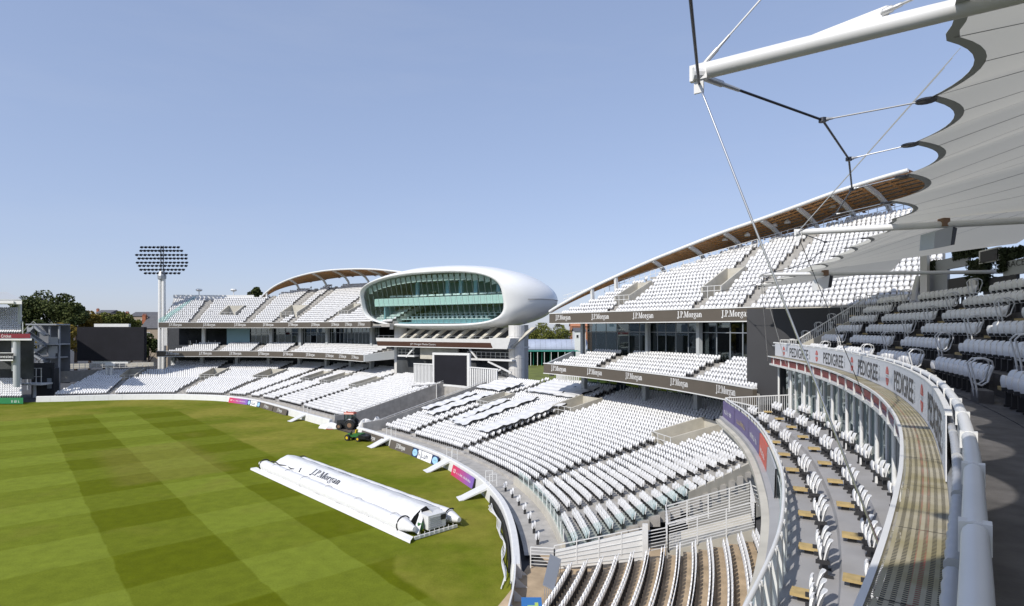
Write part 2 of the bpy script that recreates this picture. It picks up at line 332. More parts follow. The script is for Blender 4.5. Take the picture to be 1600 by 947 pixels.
def tier(root, cv, o0, z0, n, tread, rise, rng_fn, aisles=(), voms=(), matname='concrete', pitch=.455, zbase=None, noseats=None, name='terrace_steps', seatoff=.25):
    """stepped seating; aisles [(s, width)], voms [(s, width, row0, row1)]"""
    b = MB(); seats = []
    for i in range(n):
        sa, sb = rng_fn(i); 
        if sb-sa < .6: continue
        o, z = o0+i*tread, z0+i*rise; zb = (z-rise if i else (zbase if zbase is not None else z-rise))
        segs = [(sa, sb)]
        for vs, vw, r0, r1 in voms:
            if r0 <= i <= r1:
                ns = []
                for a, c in segs:
                    if vs-vw/2 > a and vs+vw/2 < c: ns += [(a, vs-vw/2), (vs+vw/2, c)]
                    else: ns.append((a, c))
                segs = ns
        for a, c in segs:
            q = np.linspace(a, c, max(2, int((c-a)/1.2)+1)); p, nn, _ = cv.pn(q)
            f = p+nn*o; g = p+nn*(o+tread)
            b.grid([[(*x, zb) for x in f], [(*x, z) for x in f], [(*x, z) for x in g]])
            for e, x0, x1 in ((0, f[0], g[0]), (-1, f[-1], g[-1])):
                b.poly([(*x0, zb-.5), (*x1, zb-.5), (*x1, z), (*x0, z)])
            for s in arc_positions(cv, a+.05, c-.05, o, pitch):
                if any(abs(s-x) < w/2+.12 for x, w in aisles): continue
                if noseats and noseats(s, i): continue
                seats.append((*cv.w(s, o+seatoff, z), cv.rot(s)))
        for x, w in aisles:                              # half steps in the gangways
            if sa < x < sb and not any(r0 <= i <= r1 and abs(x-vs) < vw/2+.3 for vs, vw, r0, r1 in voms):
                b.box(cv.w(x, o+.16, z+rise/4), (w*.8, .3, rise/2), cv.rot(x))
    steps = b.build(name, matname, root)
    for vs, vw, r0, r1 in voms:
        oa, ob = o0+r0*tread, o0+(r1+1)*tread; za, zb = z0+r0*rise, z0+r1*rise; hw = vw/2
        for sd in (-1, 1):
            w = MB(); P = lambda s, o, z: cv.w(vs+s, o, z)
            e = sd*hw; g = sd*(hw-.16); lo = za-.3
            w.hexa([P(e, oa, lo), P(g, oa, lo), P(g, ob, lo), P(e, ob, lo)], [P(e, oa, za+1.0), P(g, oa, za+1.0), P(g, ob, zb+1.05), P(e, ob, zb+1.05)])
            w.build('stair_wall', 'concrete_pale', root)
        w = MB(); w.poly([P(-hw+.16, oa, za-.28), P(hw-.16, oa, za-.28), P(hw-.16, ob, za-.28), P(-hw+.16, ob, za-.28)]); 
        w.poly([P(-hw+.16, ob-.02, za-.28), P(hw-.16, ob-.02, za-.28), P(hw-.16, ob-.02, zb+.9), P(-hw+.16, ob-.02, zb+.9)], 1)
        w.build('stair_opening', ['concrete', 'concrete_pale'], root)
        w = MB()
        for z in (.55, 1.05): w.beam(P(-hw, oa-.06, za+z), P(hw, oa-.06, za+z), .05, .05)
        for s in (-hw, -hw/3, hw/3, hw): w.beam(P(s, oa-.06, za-.2), P(s, oa-.06, za+1.05), .05, .05)
        w.build('guard_rail', 'white_paint', root)
    return seats, steps
def band(root, cv, sa, sb, o, z0, z1, th, name, matname, rim='white_paint', step=1.0):
    """curved fascia with pale rims top and bottom, closed ends"""
    q = np.linspace(sa, sb, max(2, int(abs(sb-sa)/step)+1))
    b = MB(); prof = [(o, z0), (o, z1), (o+th, z1), (o+th, z0)]
    rows = [[cv.w(s, *p) for p in prof] for s in q]; b.grid(rows, close=True); b.poly(rows[0]); b.poly(rows[-1][::-1])
    ob = b.build(name, matname, root)
    if rim:
        for zz in (z0-.09, z1):
            b = MB(); prof = [(o-.06, zz), (o-.06, zz+.09), (o+th+.02, zz+.09), (o+th+.02, zz)]
            rows = [[cv.w(s, *p) for p in prof] for s in q]; b.grid(rows, close=True); b.poly(rows[0]); b.poly(rows[-1][::-1]); b.build('fascia_rim', rim, ob)
    return ob
def strip(cv, sa, sb, prof, name, matname, root, step=1.0, close=True):
    q = np.linspace(sa, sb, max(2, int(abs(sb-sa)/step)+1)); b = MB(); rows = [[cv.w(s, *p) for p in prof] for s in q]
    b.grid(rows, close=close)
    if close: b.poly(rows[0]); b.poly(rows[-1][::-1])
    return b.build(name, matname, root)
# ---------------------------------------------------------------- lettering
def ring(cx, cy, rx, ry, wx, wy, n=20, a0=0, a1=360):
    q = [R(a0+(a1-a0)*i/n) for i in range(n+1)]
    return [[(cx+rx*math.cos(a), cy+ry*math.sin(a)), (cx+rx*math.cos(b_), cy+ry*math.sin(b_)), (cx+(rx-wx)*math.cos(b_), cy+(ry-wy)*math.sin(b_)), (cx+(rx-wx)*math.cos(a), cy+(ry-wy)*math.sin(a))] for a, b_ in zip(q, q[1:])]
def qd(x0, y0, x1, y1): return [[(x0, y0), (x1, y0), (x1, y1), (x0, y1)]]
def sl_(x0, y0, x1, y1, w): return [[(x0, y0), (x0+w, y0), (x1+w, y1), (x1, y1)]]
T_, t_ = .15, .065          # thick and thin strokes of the roman letters; cap height 1, x height .66
GL = {
 'J': (qd(.22, .0, .22+T_, 1)+qd(.10, .94, .50, 1)+ring(.19, 0, .18, .22, .13, .06, 8, 180, 360), .52),
 'P': (qd(.10, 0, .10+T_, 1)+qd(0, 0, .36, .06)+qd(0, .94, .3, 1)+ring(.30, .74, .30, .26, .13, .06, 14, -90, 90), .62),
 'M': (qd(.09, 0, .09+t_, 1)+sl_(.44, 0, .10, 1, T_)+sl_(.44, 0, .80, 1, t_)+qd(.80, 0, .80+T_, 1)+qd(0, 0, .25, .06)+qd(.70, 0, 1.04, .06)+qd(0, .94, .25, 1)+qd(.78, .94, 1.04, 1), 1.08),
 'o': (ring(.27, .33, .27, .34, .14, .05, 22), .60),
 'r': (qd(.08, 0, .08+T_, .64)+qd(0, 0, .33, .06)+qd(0, .58, .1, .64)+ring(.30, .42, .17, .22, .10, .10, 8, 20, 150), .48),
 'g': (ring(.25, .42, .23, .24, .13, .05, 20)+ring(.26, -.10, .27, .19, .08, .06, 20)+qd(.40, .60, .56, .67)+qd(.1, .08, .3, .15), .58),
 'a': (qd(.34, 0, .34+T_, .5)+ring(.24, .46, .25, .21, .10, .06, 8, 0, 160)+ring(.22, .19, .21, .20, .12, .05, 18)+qd(.45, 0, .56, .06), .58),
 'n': (qd(.08, 0, .08+T_, .64)+qd(0, 0, .3, .06)+qd(0, .58, .1, .64)+ring(.33, .40, .23, .26, .13, .09, 10, 0, 150)+qd(.42, 0, .42+T_, .42)+qd(.36, 0, .65, .06), .68),
 '.': (qd(.03, 0, .17, .14), .22)}
def serif_text(txt, h, squeeze=.8):
    """list of quads in (u, v), centred on u"""
    x = 0; out = []
    for c in txt:
        g, w = GL[c]; out += [[((px_+x)*h*squeeze, py*h) for px_, py in p] for p in g]; x += w+.03
    c = x*h*squeeze/2
    return [[(u-c, v) for u, v in p] for p in out]
_fontcache = {}
def sans_text(txt, h, width=None, bold=0.0):
    key = (txt, bold)
    if key not in _fontcache:
        cu = bpy.data.curves.new('t', 'FONT'); cu.body = txt; cu.resolution_u = 3; cu.offset = bold; cu.fill_mode = 'FRONT'
        ob = bpy.data.objects.new('t', cu); COL.objects.link(ob); dg = bpy.context.evaluated_depsgraph_get()
        me = bpy.data.meshes.new_from_object(ob.evaluated_get(dg)); vs = [tuple(v.co[:2]) for v in me.vertices]; fs = [tuple(p.vertices) for p in me.polygons]
        bpy.data.objects.remove(ob); bpy.data.meshes.remove(me); bpy.data.curves.remove(cu); _fontcache[key] = (vs, fs)
    vs, fs = _fontcache[key]; xs = [v[0] for v in vs]; ys = [v[1] for v in vs]; w = max(xs)-min(xs); hh = max(ys)-min(ys)
    k = h/hh; kx = (width/w if width else k)
    return [[((vs[i][0]-min(xs)-w/2)*kx, (vs[i][1]-min(ys))*k) for i in f] for f in fs]
def text_on(quads, fn, name, matname, parent):
    b = MB()
    for p in quads: b.poly([fn(u, v) for u, v in p])
    return b.build(name, matname, parent)
def small_print(n, h, width, seed=1):
    """print too small to read in the photo: letter-like strokes, spaced in words"""
    g = random.Random(seed); out = []; cw = width/n
    for i in range(n):
        if i and g.random() < .16: continue
        x = -width/2+i*cw; k = g.random(); t = cw*.2
        out += qd(x, 0, x+t, h*(1 if k > .6 else .72))
        if k < .75: out += qd(x+t, 0 if k < .4 else h*.55, x+cw*.7, (0 if k < .4 else h*.55)+h*.17)
        if k > .25: out += qd(x+cw*.52, h*.08, x+cw*.52+t, h*.7)
    return out
JPM = serif_text('J.P.Morgan', 1.0)
JPM_W = max(u for p in JPM for u, v in p)*2
def jpm(h): return [[(u*h, v*h) for u, v in p] for p in JPM]
def stretch(cv, s, o):
    a = np.array(cv.w(s-.5, o)); c = np.array(cv.w(s+.5, o)); return float(np.linalg.norm(a-c))
def on_curve(cv, s, o, z):
    k = stretch(cv, s, o); return lambda u, v: cv.w(s-u/k, o, z+v)
def rowlim(tab, cv, o0, tread, cache={}):
    xs = [t[0] for t in tab]; ys = [t[1] for t in tab]
    def f(i): return cv.sx(np.interp(i, xs, ys), o0+i*tread)
    return f
def lerp(x, tab): return float(np.interp(x, [t[0] for t in tab], [t[1] for t in tab]))
# ================================================================ right-hand curved stand (beside the near stand)
OL, OU = 19.0, 20.3
gapR = float(B.S[np.argmin(np.hypot(B.P[:, 0]+20.2, B.P[:, 1]-77.3))]); gapL = float(B.S[np.argmin(np.hypot(B.P[:, 0]+26.1, B.P[:, 1]-83.3))])
sE0 = sB(35.4)
RS = empty('grandstand', B.w(gapR-20, 8, 0)); tag(RS, 'three-level curved stand with timber-lined sweeping roof, right of the white pod building', 'grandstand', 'new curved stands either side of the media building')
aisR = [(B.sx(x, o), 1.1) for x, o in ((722, 3.5), (815, 5), (1005, 8))]
aisR += [((aisR[0][0]+gapR)/2+.3, 1.1)]
vomsR = [(B.sx(902, 19.5), 2.6, 17, 22), (B.sx(1052, 17.5), 2.6, 16, 22), (gapR-7.6, 2.6, 14, 19)]
aisR = [(vomsR[0][0], 1.1), (vomsR[1][0], 1.1), ((sE0+vomsR[1][0])/2-1, 1.1), (gapR-7.6, 1.1)]
NR = 30
def rangeR(i): return (sE0+.36*i*.8, gapR-.5 if i < 28 else gapR-6)
covered = lambda s, i: False
seatsR, stepsR = tier(RS, B, 3.5, .55, NR, .8, .182, rangeR, aisR, vomsR, 'concrete', zbase=.2)
# boundary wall, white, with the gangway openings closed by ramps
def bwall(root, sa, sb, name='boundary_wall'):
    n = int((sb-sa)/2.4); ds = (sb-sa)/n
    for i in range(n): strip(B, sa+i*ds+.012, sa+(i+1)*ds-.012, [(.0, 0), (.12, 1.0), (.2, 1.08), (.55, 1.08), (.7, 0)], 'wall_panel', 'white_paint', root, .8)
bwall(RS, sE0-3.2, gapR)
strip(B, sE0, gapR, [(.9, .3), (3.5, .3)], 'front_walkway', 'concrete', RS, .8, close=False)
# wall to the tractor gap
def gapwall(root, s, o0, o1, side, name='gap_wall'):
    for a in np.arange(o0, o1, 3.6):
        c = min(a+3.58, o1); z = lambda o: .55+max(0, o-3.5)*.2275+1.0
        b = MB(); P = lambda ds, o, z: B.w(s+ds, o, z)
        b.hexa([P(0, a, -.02), P(side*.25, a, -.02), P(side*.25, c, -.02), P(0, c, -.02)], [P(0, a, z(a)), P(side*.25, a, z(a)), P(side*.25, c, z(c)), P(0, c, z(c))])
        b.build('wall_panel', 'concrete', root)
    b = MB()
    for a in np.arange(o0, o1-.4, 1.2): b.beam(B.w(s+side*.12, a, .55+max(0, a-3.5)*.2275+1.0), B.w(s+side*.12, a, .55+max(0, a-3.5)*.2275+1.22), .05, .05)
    b.beam(B.w(s+side*.12, o0, 1.75), B.w(s+side*.12, 3.5, 1.76), .06, .06); b.beam(B.w(s+side*.12, 3.5, 1.76), B.w(s+side*.12, o1, 1.76+(o1-3.5)*.2275), .06, .06)
    b.build('hand_rail', 'white_paint', root)
gapwall(RS, gapR, .9, 22, -1)
# mid level -------------------------------------------------------
zl0, zl1 = 8.25, 9.45
sL_r, sL_l = B.sx(1176, OL, 2, 60), B.sx(849, OL)
fl = band(RS, B, sL_r, sL_l, OL, zl0, zl1, .35, 'lower_fascia', 'fascia_brown')
for xc in (872.3, 929, 989.4, 1061.7, 1134):
    s = B.sx(xc, OL-.01); text_on(jpm(.62), on_curve(B, s, OL-.012, zl0+.42), 'sponsor_lettering', 'print_white', fl)
def end_cheek(cv, s, prof, name, m, root, th=.25):
    b = MB(); n = len(prof); b.poly([cv.w(s, *p) for p in prof]); b.poly([cv.w(s-th, *p) for p in prof][::-1])
    b.grid([[cv.w(s, *p) for p in prof], [cv.w(s-th, *p) for p in prof]], close=True); return b.build(name, m, root)
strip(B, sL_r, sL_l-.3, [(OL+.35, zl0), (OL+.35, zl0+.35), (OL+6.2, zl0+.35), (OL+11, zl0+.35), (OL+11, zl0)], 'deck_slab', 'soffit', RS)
end_cheek(B, sL_l, [(OL+.36, zl0), (OL+.36, zl1+.02), (OL+5.2, 11.0), (OL+5.2, zl0)], 'deck_end_wall', 'column_grey', RS)
sm, _ = tier(RS, B, OL+.5, 8.95, 6, .8, .33, lambda i: (B.sx(1172, OL+.5+.8*i, 2, 60), sL_l-.5-.5*i), [(B.sx(938, OL+1), 1.1), (B.sx(1078, OL+1), 1.1)], (), 'concrete', name='middle_steps', zbase=8.3)
seatsR += sm
oG = OL+5.6; sG_l = B.sx(917, oG)
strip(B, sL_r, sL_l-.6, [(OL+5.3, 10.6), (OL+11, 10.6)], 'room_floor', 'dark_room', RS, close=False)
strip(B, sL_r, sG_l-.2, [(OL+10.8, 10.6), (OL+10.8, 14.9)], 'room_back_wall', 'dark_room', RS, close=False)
def facade(root, sa, sb, o, z0, z1, wpane, colevery=4, mats=('glass_facade', 'grey_steel')):
    k = stretch(B, (sa+sb)/2, o); n = max(1, int((sb-sa)*k/wpane)); ds = (sb-sa)/n
    for i in range(n):
        a, c = sa+i*ds+.04, sa+(i+1)*ds-.04
        for za, zb in ((z0, z0+(z1-z0)*.72), (z0+(z1-z0)*.72+.08, z1)):
            b = MB(); b.hexa([B.w(a, o, za), B.w(c, o, za), B.w(c, o+.03, za), B.w(a, o+.03, za)], [B.w(a, o, zb), B.w(c, o, zb), B.w(c, o+.03, zb), B.w(a, o+.03, zb)]); b.build('window_pane', mats[0], root)
        b = MB(); b.beam(B.w(sa+i*ds, o+.02, z0), B.w(sa+i*ds, o+.02, z1), .09, .14); 
        b.build('mullion', mats[1], root)
    b = MB()
    for i in range(n): b.beam(B.w(sa+i*ds, o+.015, z0+(z1-z0)*.72+.04), B.w(sa+(i+1)*ds, o+.015, z0+(z1-z0)*.72+.04), .1, .08)
    b.build('transom', mats[1], root)
facade(RS, B.sx(1180, oG, 2, 60), sG_l, oG, 10.6, 14.75, 1.35)
def column(root, s, o, z0, z1, w=.55, m='column_grey'):
    b = MB(); b.box((*B.w(s, o)[:2], (z0+z1)/2), (w, w, z1-z0), B.rot(s)); b.build('column', m, root)
for x in (911, 1012, 1092): column(RS, B.sx(x, oG-.4), oG-.4, 10.6, 14.75, .45)
for x in (913, 1009, 1090, 1150): column(RS, B.sx(x, OL+5), OL+5, 4.6, 8.3, .6)
facade(RS, B.sx(1190, OL+8, 2, 60), B.sx(915, OL+8), OL+8.2, 5.6, 8.25, 1.9)
strip(B, sL_r, B.sx(915, OL+8), [(OL+7.4, 5.75), (OL+12, 5.75)], 'concourse_floor', 'concrete', RS, close=False)
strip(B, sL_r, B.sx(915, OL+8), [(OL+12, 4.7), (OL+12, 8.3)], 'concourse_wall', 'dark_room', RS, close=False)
# side balustrade behind the open left end
b = MB()
for s in np.arange(B.sx(905, OL+8.3), gapR-9, .32): b.beam(B.w(s, OL+8.2, 5.9), B.w(s, OL+8.2, 7.6), .16, .04)
b.build('slatted_screen', 'white_paint', RS)
b = MB()
for s in np.arange(B.sx(1180, OL+6.3, 2, 60), gapR-8, 1.25):
    b.beam(B.w(s, OL+6.6, 5.75), B.w(s, OL+6.6, 6.85), .05, .05)
b.build('rail_posts', 'cable_light', RS)
# upper level -----------------------------------------------------
zu0, zu1 = 14.75, 15.95
sU_l = E.sx(858, 0, 20); sU_r = E.sx(1194, 0)
fu = band(RS, E, sU_r, sU_l, 0, zu0, zu1, .35, 'upper_fascia', 'fascia_brown')
for xc in (880, 938, 1005, 1076.5, 1150):
    s = E.sx(xc, 0, 15); text_on(jpm(.62), on_curve(E, s, -.012, zu0+.42), 'sponsor_lettering', 'print_white', fu)
strip(E, E.sx(1420, 0), sU_r-.15, [(0, zu0+.75), (0, zu1-.1), (.35, zu1-.1), (.35, zu0+.75)], 'parapet', 'concrete_pale', RS)
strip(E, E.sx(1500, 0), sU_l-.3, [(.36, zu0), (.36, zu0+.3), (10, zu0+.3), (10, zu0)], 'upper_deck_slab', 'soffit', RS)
UT = [(0, 868), (4, 926), (7, 965), (10, 1020), (13, 1078), (16, 1134), (18, 1200), (20, 1275), (22, 1345)]
NU = 22
uL = [E.sx(np.interp(i, [t[0] for t in UT], [t[1] for t in UT]), .5+i*.8) for i in range(NU+2)]
sUR = E.sx(1440, .5, 0)
vomU = [(E.sx(978, 3.6, 15), 2.4, 3, 7), (E.sx(1118, 4.5), 2.4, 4, 9)]
aisU = [(vomU[0][0], 1.0), (vomU[1][0], 1.0), (E.sx(1205, 6), 1.0)]
su, _ = tier(RS, E, .5, 15.55, NU, .8, .47, lambda i: (E.sx(1470, .5+i*.8, 0), uL[i]), aisU, vomU, 'concrete', name='upper_steps', zbase=14.8)
seatsR += su
# roof: tube along the leading edge, timber soffit on white ribs
TUBE = [(858, 487), (890, 468), (924.5, 449.5), (963.5, 431), (1019, 406), (1076, 383.5), (1125, 364.5), (1200, 338.5), (1250, 321), (1304.5, 300), (1389, 273.5), (1420, 266)]
def roof(root, cv, tube_px, back_fn, off_fn, w_fn, drop, ribs_px, lo=None, hi=None):
    pts = []; S_ = []
    for x, y in tube_px:
        o = off_fn(x); s = cv.sx(x, o, lo, hi); p = cv.w(s, o); z = CH+(YH-y)/F*p[1]; pts.append((*p[:2], z)); S_.append((s, o, z, w_fn(x)))
    order = sorted(S_); q = np.linspace(order[0][0], order[-1][0], 60)
    g = lambda k: np.interp(q, [t[0] for t in order], [t[k] for t in order])
    oo, zz, ww = g(1), g(2), g(3)
    k = np.ones(5)/5; sm_ = lambda a: np.convolve(np.pad(a, 2, 'edge'), k, 'valid'); oo, ww = sm_(oo), sm_(ww)
    zp = np.pad(zz, 2, 'reflect', reflect_type='odd'); zz = np.convolve(zp, k, 'valid')
    rf = empty('roof', cv.w(q[30], oo[30], 0), parent=None); rf.parent = root; rf.matrix_parent_inverse = root.matrix_basis.inverted()
    b = MB(); b.tube([cv.w(s, o, z) for s, o, z in zip(q, oo, zz)], .20, 10); b.build('roof_edge_tube', 'white_paint', rf, True)
    zc = lambda z, f, w: z-.12-drop*(f**1.6)*w*.5           # underside falls towards the back
    b = MB(); b.grid([[cv.w(s, o+.1+f*w, zc(z, f, w)+.22) for s, o, z, w in zip(q, oo, zz, ww)] for f in (0, .25, .5, .75, 1)]); b.build('roof_skin', 'white_paint', rf)
    ns = 8
    for j in range(ns):                                       # slats, each its own board
        f0, f1 = (j+.08)/ns, (j+.52)/ns
        b = MB(); A = [[cv.w(s, o+.1+f*w, zc(z, f, w)+dz) for s, o, z, w in zip(q, oo, zz, ww)] for f, dz in ((f0, 0), (f1, 0), (f1, .07), (f0, .07))]
        b.grid([list(r) for r in zip(*A)], close=True); b.build('roof_slat', 'timber', rf)
    for j in range(0, 58, 3):                                  # cross battens over the slats
        b = MB(); s = (q[j]+q[j+1])/2; o, z, w = oo[j], zz[j], ww[j]
        if w < .8: continue
        b.grid([[cv.w(s-.14, o+.1+f*w, zc(z, f, w)-.05) for f in (0, .25, .5, .75, 1)], [cv.w(s+.14, o+.1+f*w, zc(z, f, w)-.05) for f in (0, .25, .5, .75, 1)]]); b.build('roof_batten', 'timber', rf)
    for x in ribs_px:
        s = cv.sx(x, off_fn(x), lo, hi); o, z, w = (float(np.interp(s, q, a)) for a in (oo, zz, ww)); zb = back_fn(s, o)
        if w < .5: w = .5
        path = [(o+.1, z-.1), (o+.1+w*.35, z-.35-.05*w), (o+.1+w*.6, z-.6-.12*w), (o+.1+w*.75, z-1.0-.2*w), (o+.1+w*.78, zb)]
        if w < 2: path = [(o+.15, z-.1), (o+.2, z-.6), (o+.25, zb)]
        b = MB(); P = [cv.w(s, *p) for p in path]
        for a, c in zip(P, P[1:]): b.beam(a, c, .32, .42)
        b.build('roof_rib', 'white_paint', rf)
    return q, oo, zz, ww, rf
bo = lambda x: .5+.8*lerp(x, [(868, 0.6), (926, 4.6), (965, 7.6), (1020, 10.6), (1078, 13.6), (1134, 16.6), (1200, 19), (1275, 21), (1345, 23), (1420, 24)])
rr = roof(RS, E, TUBE, lambda s, o: 15.4+.47*(o/.8), lambda x: bo(x)-lerp(x, [(860, -.3), (960, .4), (1100, 1.8), (1250, 4.0), (1420, 5)]),
     lambda x: lerp(x, [(860, .25), (930, 1.2), (1000, 2.6), (1100, 5), (1200, 7.5), (1420, 9)]), .22, (924, 963, 1020, 1076, 1132, 1190, 1245, 1300, 1352))
for x, y in ((1133, 374), (1168, 367), (1230, 347), (1210, 352), (1270, 327), (1300, 322)):   # round loudspeakers under the roof
    o = bo(x)-1; s = E.sx(x, o); p = E.w(s, o); z = CH+(YH-y)/F*p[1]
    b = MB(); b.tube([(p[0], p[1], z-.15), (p[0], p[1], z+.05), (p[0], p[1], z+.3)], [.34, .34, .1], 10); b.build('loudspeaker', 'white_paint', RS, True)
# back rail of the upper level
b = MB(); q, oo, zz, ww, _ = rr
for i in range(0, 59):
    s, s2 = q[i], q[i+1]; k = lambda s: np.interp(s, q, oo)
    def bk(s):
        x = 800+F*E.w(s, 8)[0]/E.w(s, 8)[1]; n = lerp(x, [(868, .8), (926, 4.8), (1078, 13.8), (1200, 19), (1345, 23)]); return .5+.8*n+.1, 15.55+.47*n
    o1, z1 = bk(s); o2, z2 = bk(s2)
    for h in (.6, 1.1): b.beam(E.w(s, o1, z1+h), E.w(s2, o2, z2+h), .05, .05)
    b.beam(E.w(s, o1, z1), E.w(s, o1, z1+1.1), .05, .05)
b.build('back_rail', 'white_paint', RS)
# slate end wall facing this way
b = MB(); p0 = at(1167, 514, 47.3); p1 = (30.5, 40.0, 0)
b.hexa([(p0[0], p0[1], 5.5), (p1[0], p1[1], 5.5), (p1[0]+1, p1[1]+5, 5.5), (p0[0]+1, p0[1]+2.5, 5.5)], [(p0[0], p0[1], 15.6), (p1[0], p1[1], 15.6), (p1[0]+1, p1[1]+5, 15.6), (p0[0]+1, p0[1]+2.5, 15.6)])
b.build('end_wall', 'slate_wall', RS)
place_seats(RS, seatsR, 300)
# ================================================================ left-hand curved stand
LS = empty('grandstand', B.w(gapL+30, 8, 0)); tag(LS, 'long curved stand with brown fascias and arched roof, left of the white pod building', 'grandstand', 'new curved stands either side of the media building')
sLend = B.sx(80, 3, 100)
vomsL = [(B.sx(x, o), 2.6, 12, 18) for x, o in ((585, 17), (530, 16), (498, 16), (425, 16), (335, 15.5), (205, 15))]
aisL = [(v[0], 1.1) for v in vomsL]+[(B.sx(x, 8), 1.1) for x in (300, 420)]
scr = B.sx(235, 12)
def rangeL(i): return (gapL+.5, sLend-.1*i) if i < 19 else (gapL+.5, scr)
seatsL, _ = tier(LS, B, 3.0, .7, 27, .8, .19, rangeL, aisL, vomsL, 'concrete', zbase=.2)
bwall(LS, gapL, sLend+1.0)
strip(B, gapL, sLend, [(.9, .3), (3.0, .3)], 'front_walkway', 'concrete', LS, .8, close=False)
gapwall(LS, gapL, .9, 20, 1)
OL2 = 17.5; zc0, zc1 = 7.75, 8.95
sC_r, sC_l = B.sx(568, OL2), B.sx(244, OL2)
fl2 = band(LS, B, sC_r, sC_l, OL2, zc0, zc1, .35, 'lower_fascia', 'fascia_brown')
for x0, x1 in ((256, 284), (309, 334), (357, 380), (401, 423), (441, 460), (477, 494), (508, 522), (529, 542), (548, 562)):
    text_on(jpm(.62), on_curve(B, B.sx((x0+x1)/2, OL2), OL2-.02, zc0+.42), 'sponsor_lettering', 'print_white', fl2)
strip(B, sC_r+.2, sC_l-.2, [(OL2+.35, zc0), (OL2+.35, zc0+.35), (OL2+11, zc0+.35), (OL2+11, zc0)], 'deck_slab', 'soffit', LS)
b = MB(); P = B.w; s1 = sC_r   # pale soffit of the deck end beside the pod
b.hexa([P(s1, OL2, zc0-.05), P(s1, OL2+7, zc0+.2), P(s1-3.5, OL2+8, zc0+.6), P(s1-.4, OL2, zc0-.05)], [P(s1, OL2, zc1), P(s1, OL2+7, zc1+1.0), P(s1-3.5, OL2+8, zc1+1.2), P(s1-.4, OL2, zc1)])
b.build('deck_end_wall', 'column_grey', LS)
sm, _ = tier(LS, B, OL2+.5, 8.4, 6, .8, .33, lambda i: (sC_r-.3*i, sC_l-1-.7*i), [(B.sx(x, OL2+2), 1.1) for x in (342, 400, 455)], (), 'concrete', name='middle_steps', zbase=7.9)
seatsL += sm
oG2 = OL2+5.6
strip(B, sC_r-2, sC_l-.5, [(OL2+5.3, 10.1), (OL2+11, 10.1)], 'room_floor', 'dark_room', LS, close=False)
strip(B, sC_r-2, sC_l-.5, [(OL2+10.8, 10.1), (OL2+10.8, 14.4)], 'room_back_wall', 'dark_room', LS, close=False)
facade(LS, B.sx(592, oG2), B.sx(392, oG2), oG2, 10.1, 14.3, 1.5)
b = MB(); b.grid([[B.w(s, oG2, z) for z in (10.1, 14.3)] for s in np.linspace(B.sx(390, oG2), B.sx(354, oG2), 8)]); b.build('window_pane', 'blue_wall', LS)
for x in (260, 318, 424, 470, 512, 582): column(LS, B.sx(x, oG2-.5), oG2-.5, 10.1, 14.3, .7, 'white_paint' if x < 320 else 'column_grey')
for x in (271, 316, 371, 421, 468, 511, 549, 581): column(LS, B.sx(x, OL2+5), OL2+5, 4.5, 7.8, .75)
strip(B, sC_r-4, sC_l, [(OL2+9, 4.7), (OL2+9, 7.8)], 'concourse_wall', 'dark_room', LS, close=False)
b = MB()
for s in np.arange(sC_r-2, sC_l, .9): b.beam(B.w(s, OL2+7, 5.3), B.w(s, OL2+7, 6.5), .1, .06)
b.beam(B.w(sC_r-2, OL2+7, 6.4), B.w(sC_r-2, OL2+7, 6.5), .05, .05); b.build('rail_posts', 'cable_light', LS)
b = MB()
for s in np.arange(B.sx(335, oG2-1), sC_l-3, .95): b.beam(B.w(s, oG2-.6, 10.1), B.w(s, oG2-.6, 11.3), .07, .05)
b.build('balcony_posts', 'white_paint', LS)
OU2 = 18.6; zv0, zv1 = 14.3, 15.45
sV_r, sV_l = B.sx(579, OU2), B.sx(247, OU2)
fu2 = band(LS, B, sV_r, sV_l, OU2, zv0, zv1, .35, 'upper_fascia', 'fascia_brown')
for x0, x1 in ((260, 288), (315, 340), (363, 387), (408, 430), (449, 468), (485, 502), (517, 531), (539, 551), (558, 572)):
    text_on(jpm(.60), on_curve(B, B.sx((x0+x1)/2, OU2), OU2-.02, zv0+.40), 'sponsor_lettering', 'print_white', fu2)
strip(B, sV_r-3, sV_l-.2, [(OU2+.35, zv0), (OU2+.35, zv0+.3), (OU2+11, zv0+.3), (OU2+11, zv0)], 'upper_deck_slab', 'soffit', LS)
vomV = [(B.sx(x, OU2+4), 2.4, 4, 8) for x in (357, 452, 538)]
aisV = [(B.sx(x, OU2+1), 1.1) for x in (300, 385, 432, 510)]+[(vomV[1][0]-1.5, .9)]
def rangeV(i):
    l = [(0, 250), (13, 272), (14, 400), (15, 420), (16, 436), (18, 460), (20, 500), (22, 560)]
    return (sV_r-6, B.sx(lerp(i, l), OU2+.5+i*.8))
sv, _ = tier(LS, B, OU2+.5, 15.0, 21, .8, .47, rangeV, aisV, vomV, 'concrete', name='upper_steps', zbase=14.4)
seatsL += sv
place_seats(LS, seatsL, 0)
b = MB(); q = np.linspace(B.sx(272, OU2+12), B.sx(398, OU2+12), 30)      # white parapet behind the open part
o, z = OU2+.5+14*.8, 15.0+13*.47
b.grid([[B.w(s, o, z-1), B.w(s, o, z+1.35), B.w(s, o+.2, z+1.35), B.w(s, o+.2, z-6)] for s in q]); b.build('rear_parapet', 'white_paint', LS)
b = MB(); s = sV_l; pr = [(OU2+.1, 15.4), (OU2+.5+14*.8, 15.0+13*.47+1.0)]
b.hexa([B.w(s, OU2, 14.9), B.w(s-.12, OU2, 14.9), B.w(s-2.1, pr[1][0], 20), B.w(s-2, pr[1][0], 20)], [B.w(s, OU2, 16.2), B.w(s-.12, OU2, 16.2), B.w(s-2.1, pr[1][0], pr[1][1]), B.w(s-2, pr[1][0], pr[1][1])]); b.build('glass_side_screen', 'glass_teal', LS)
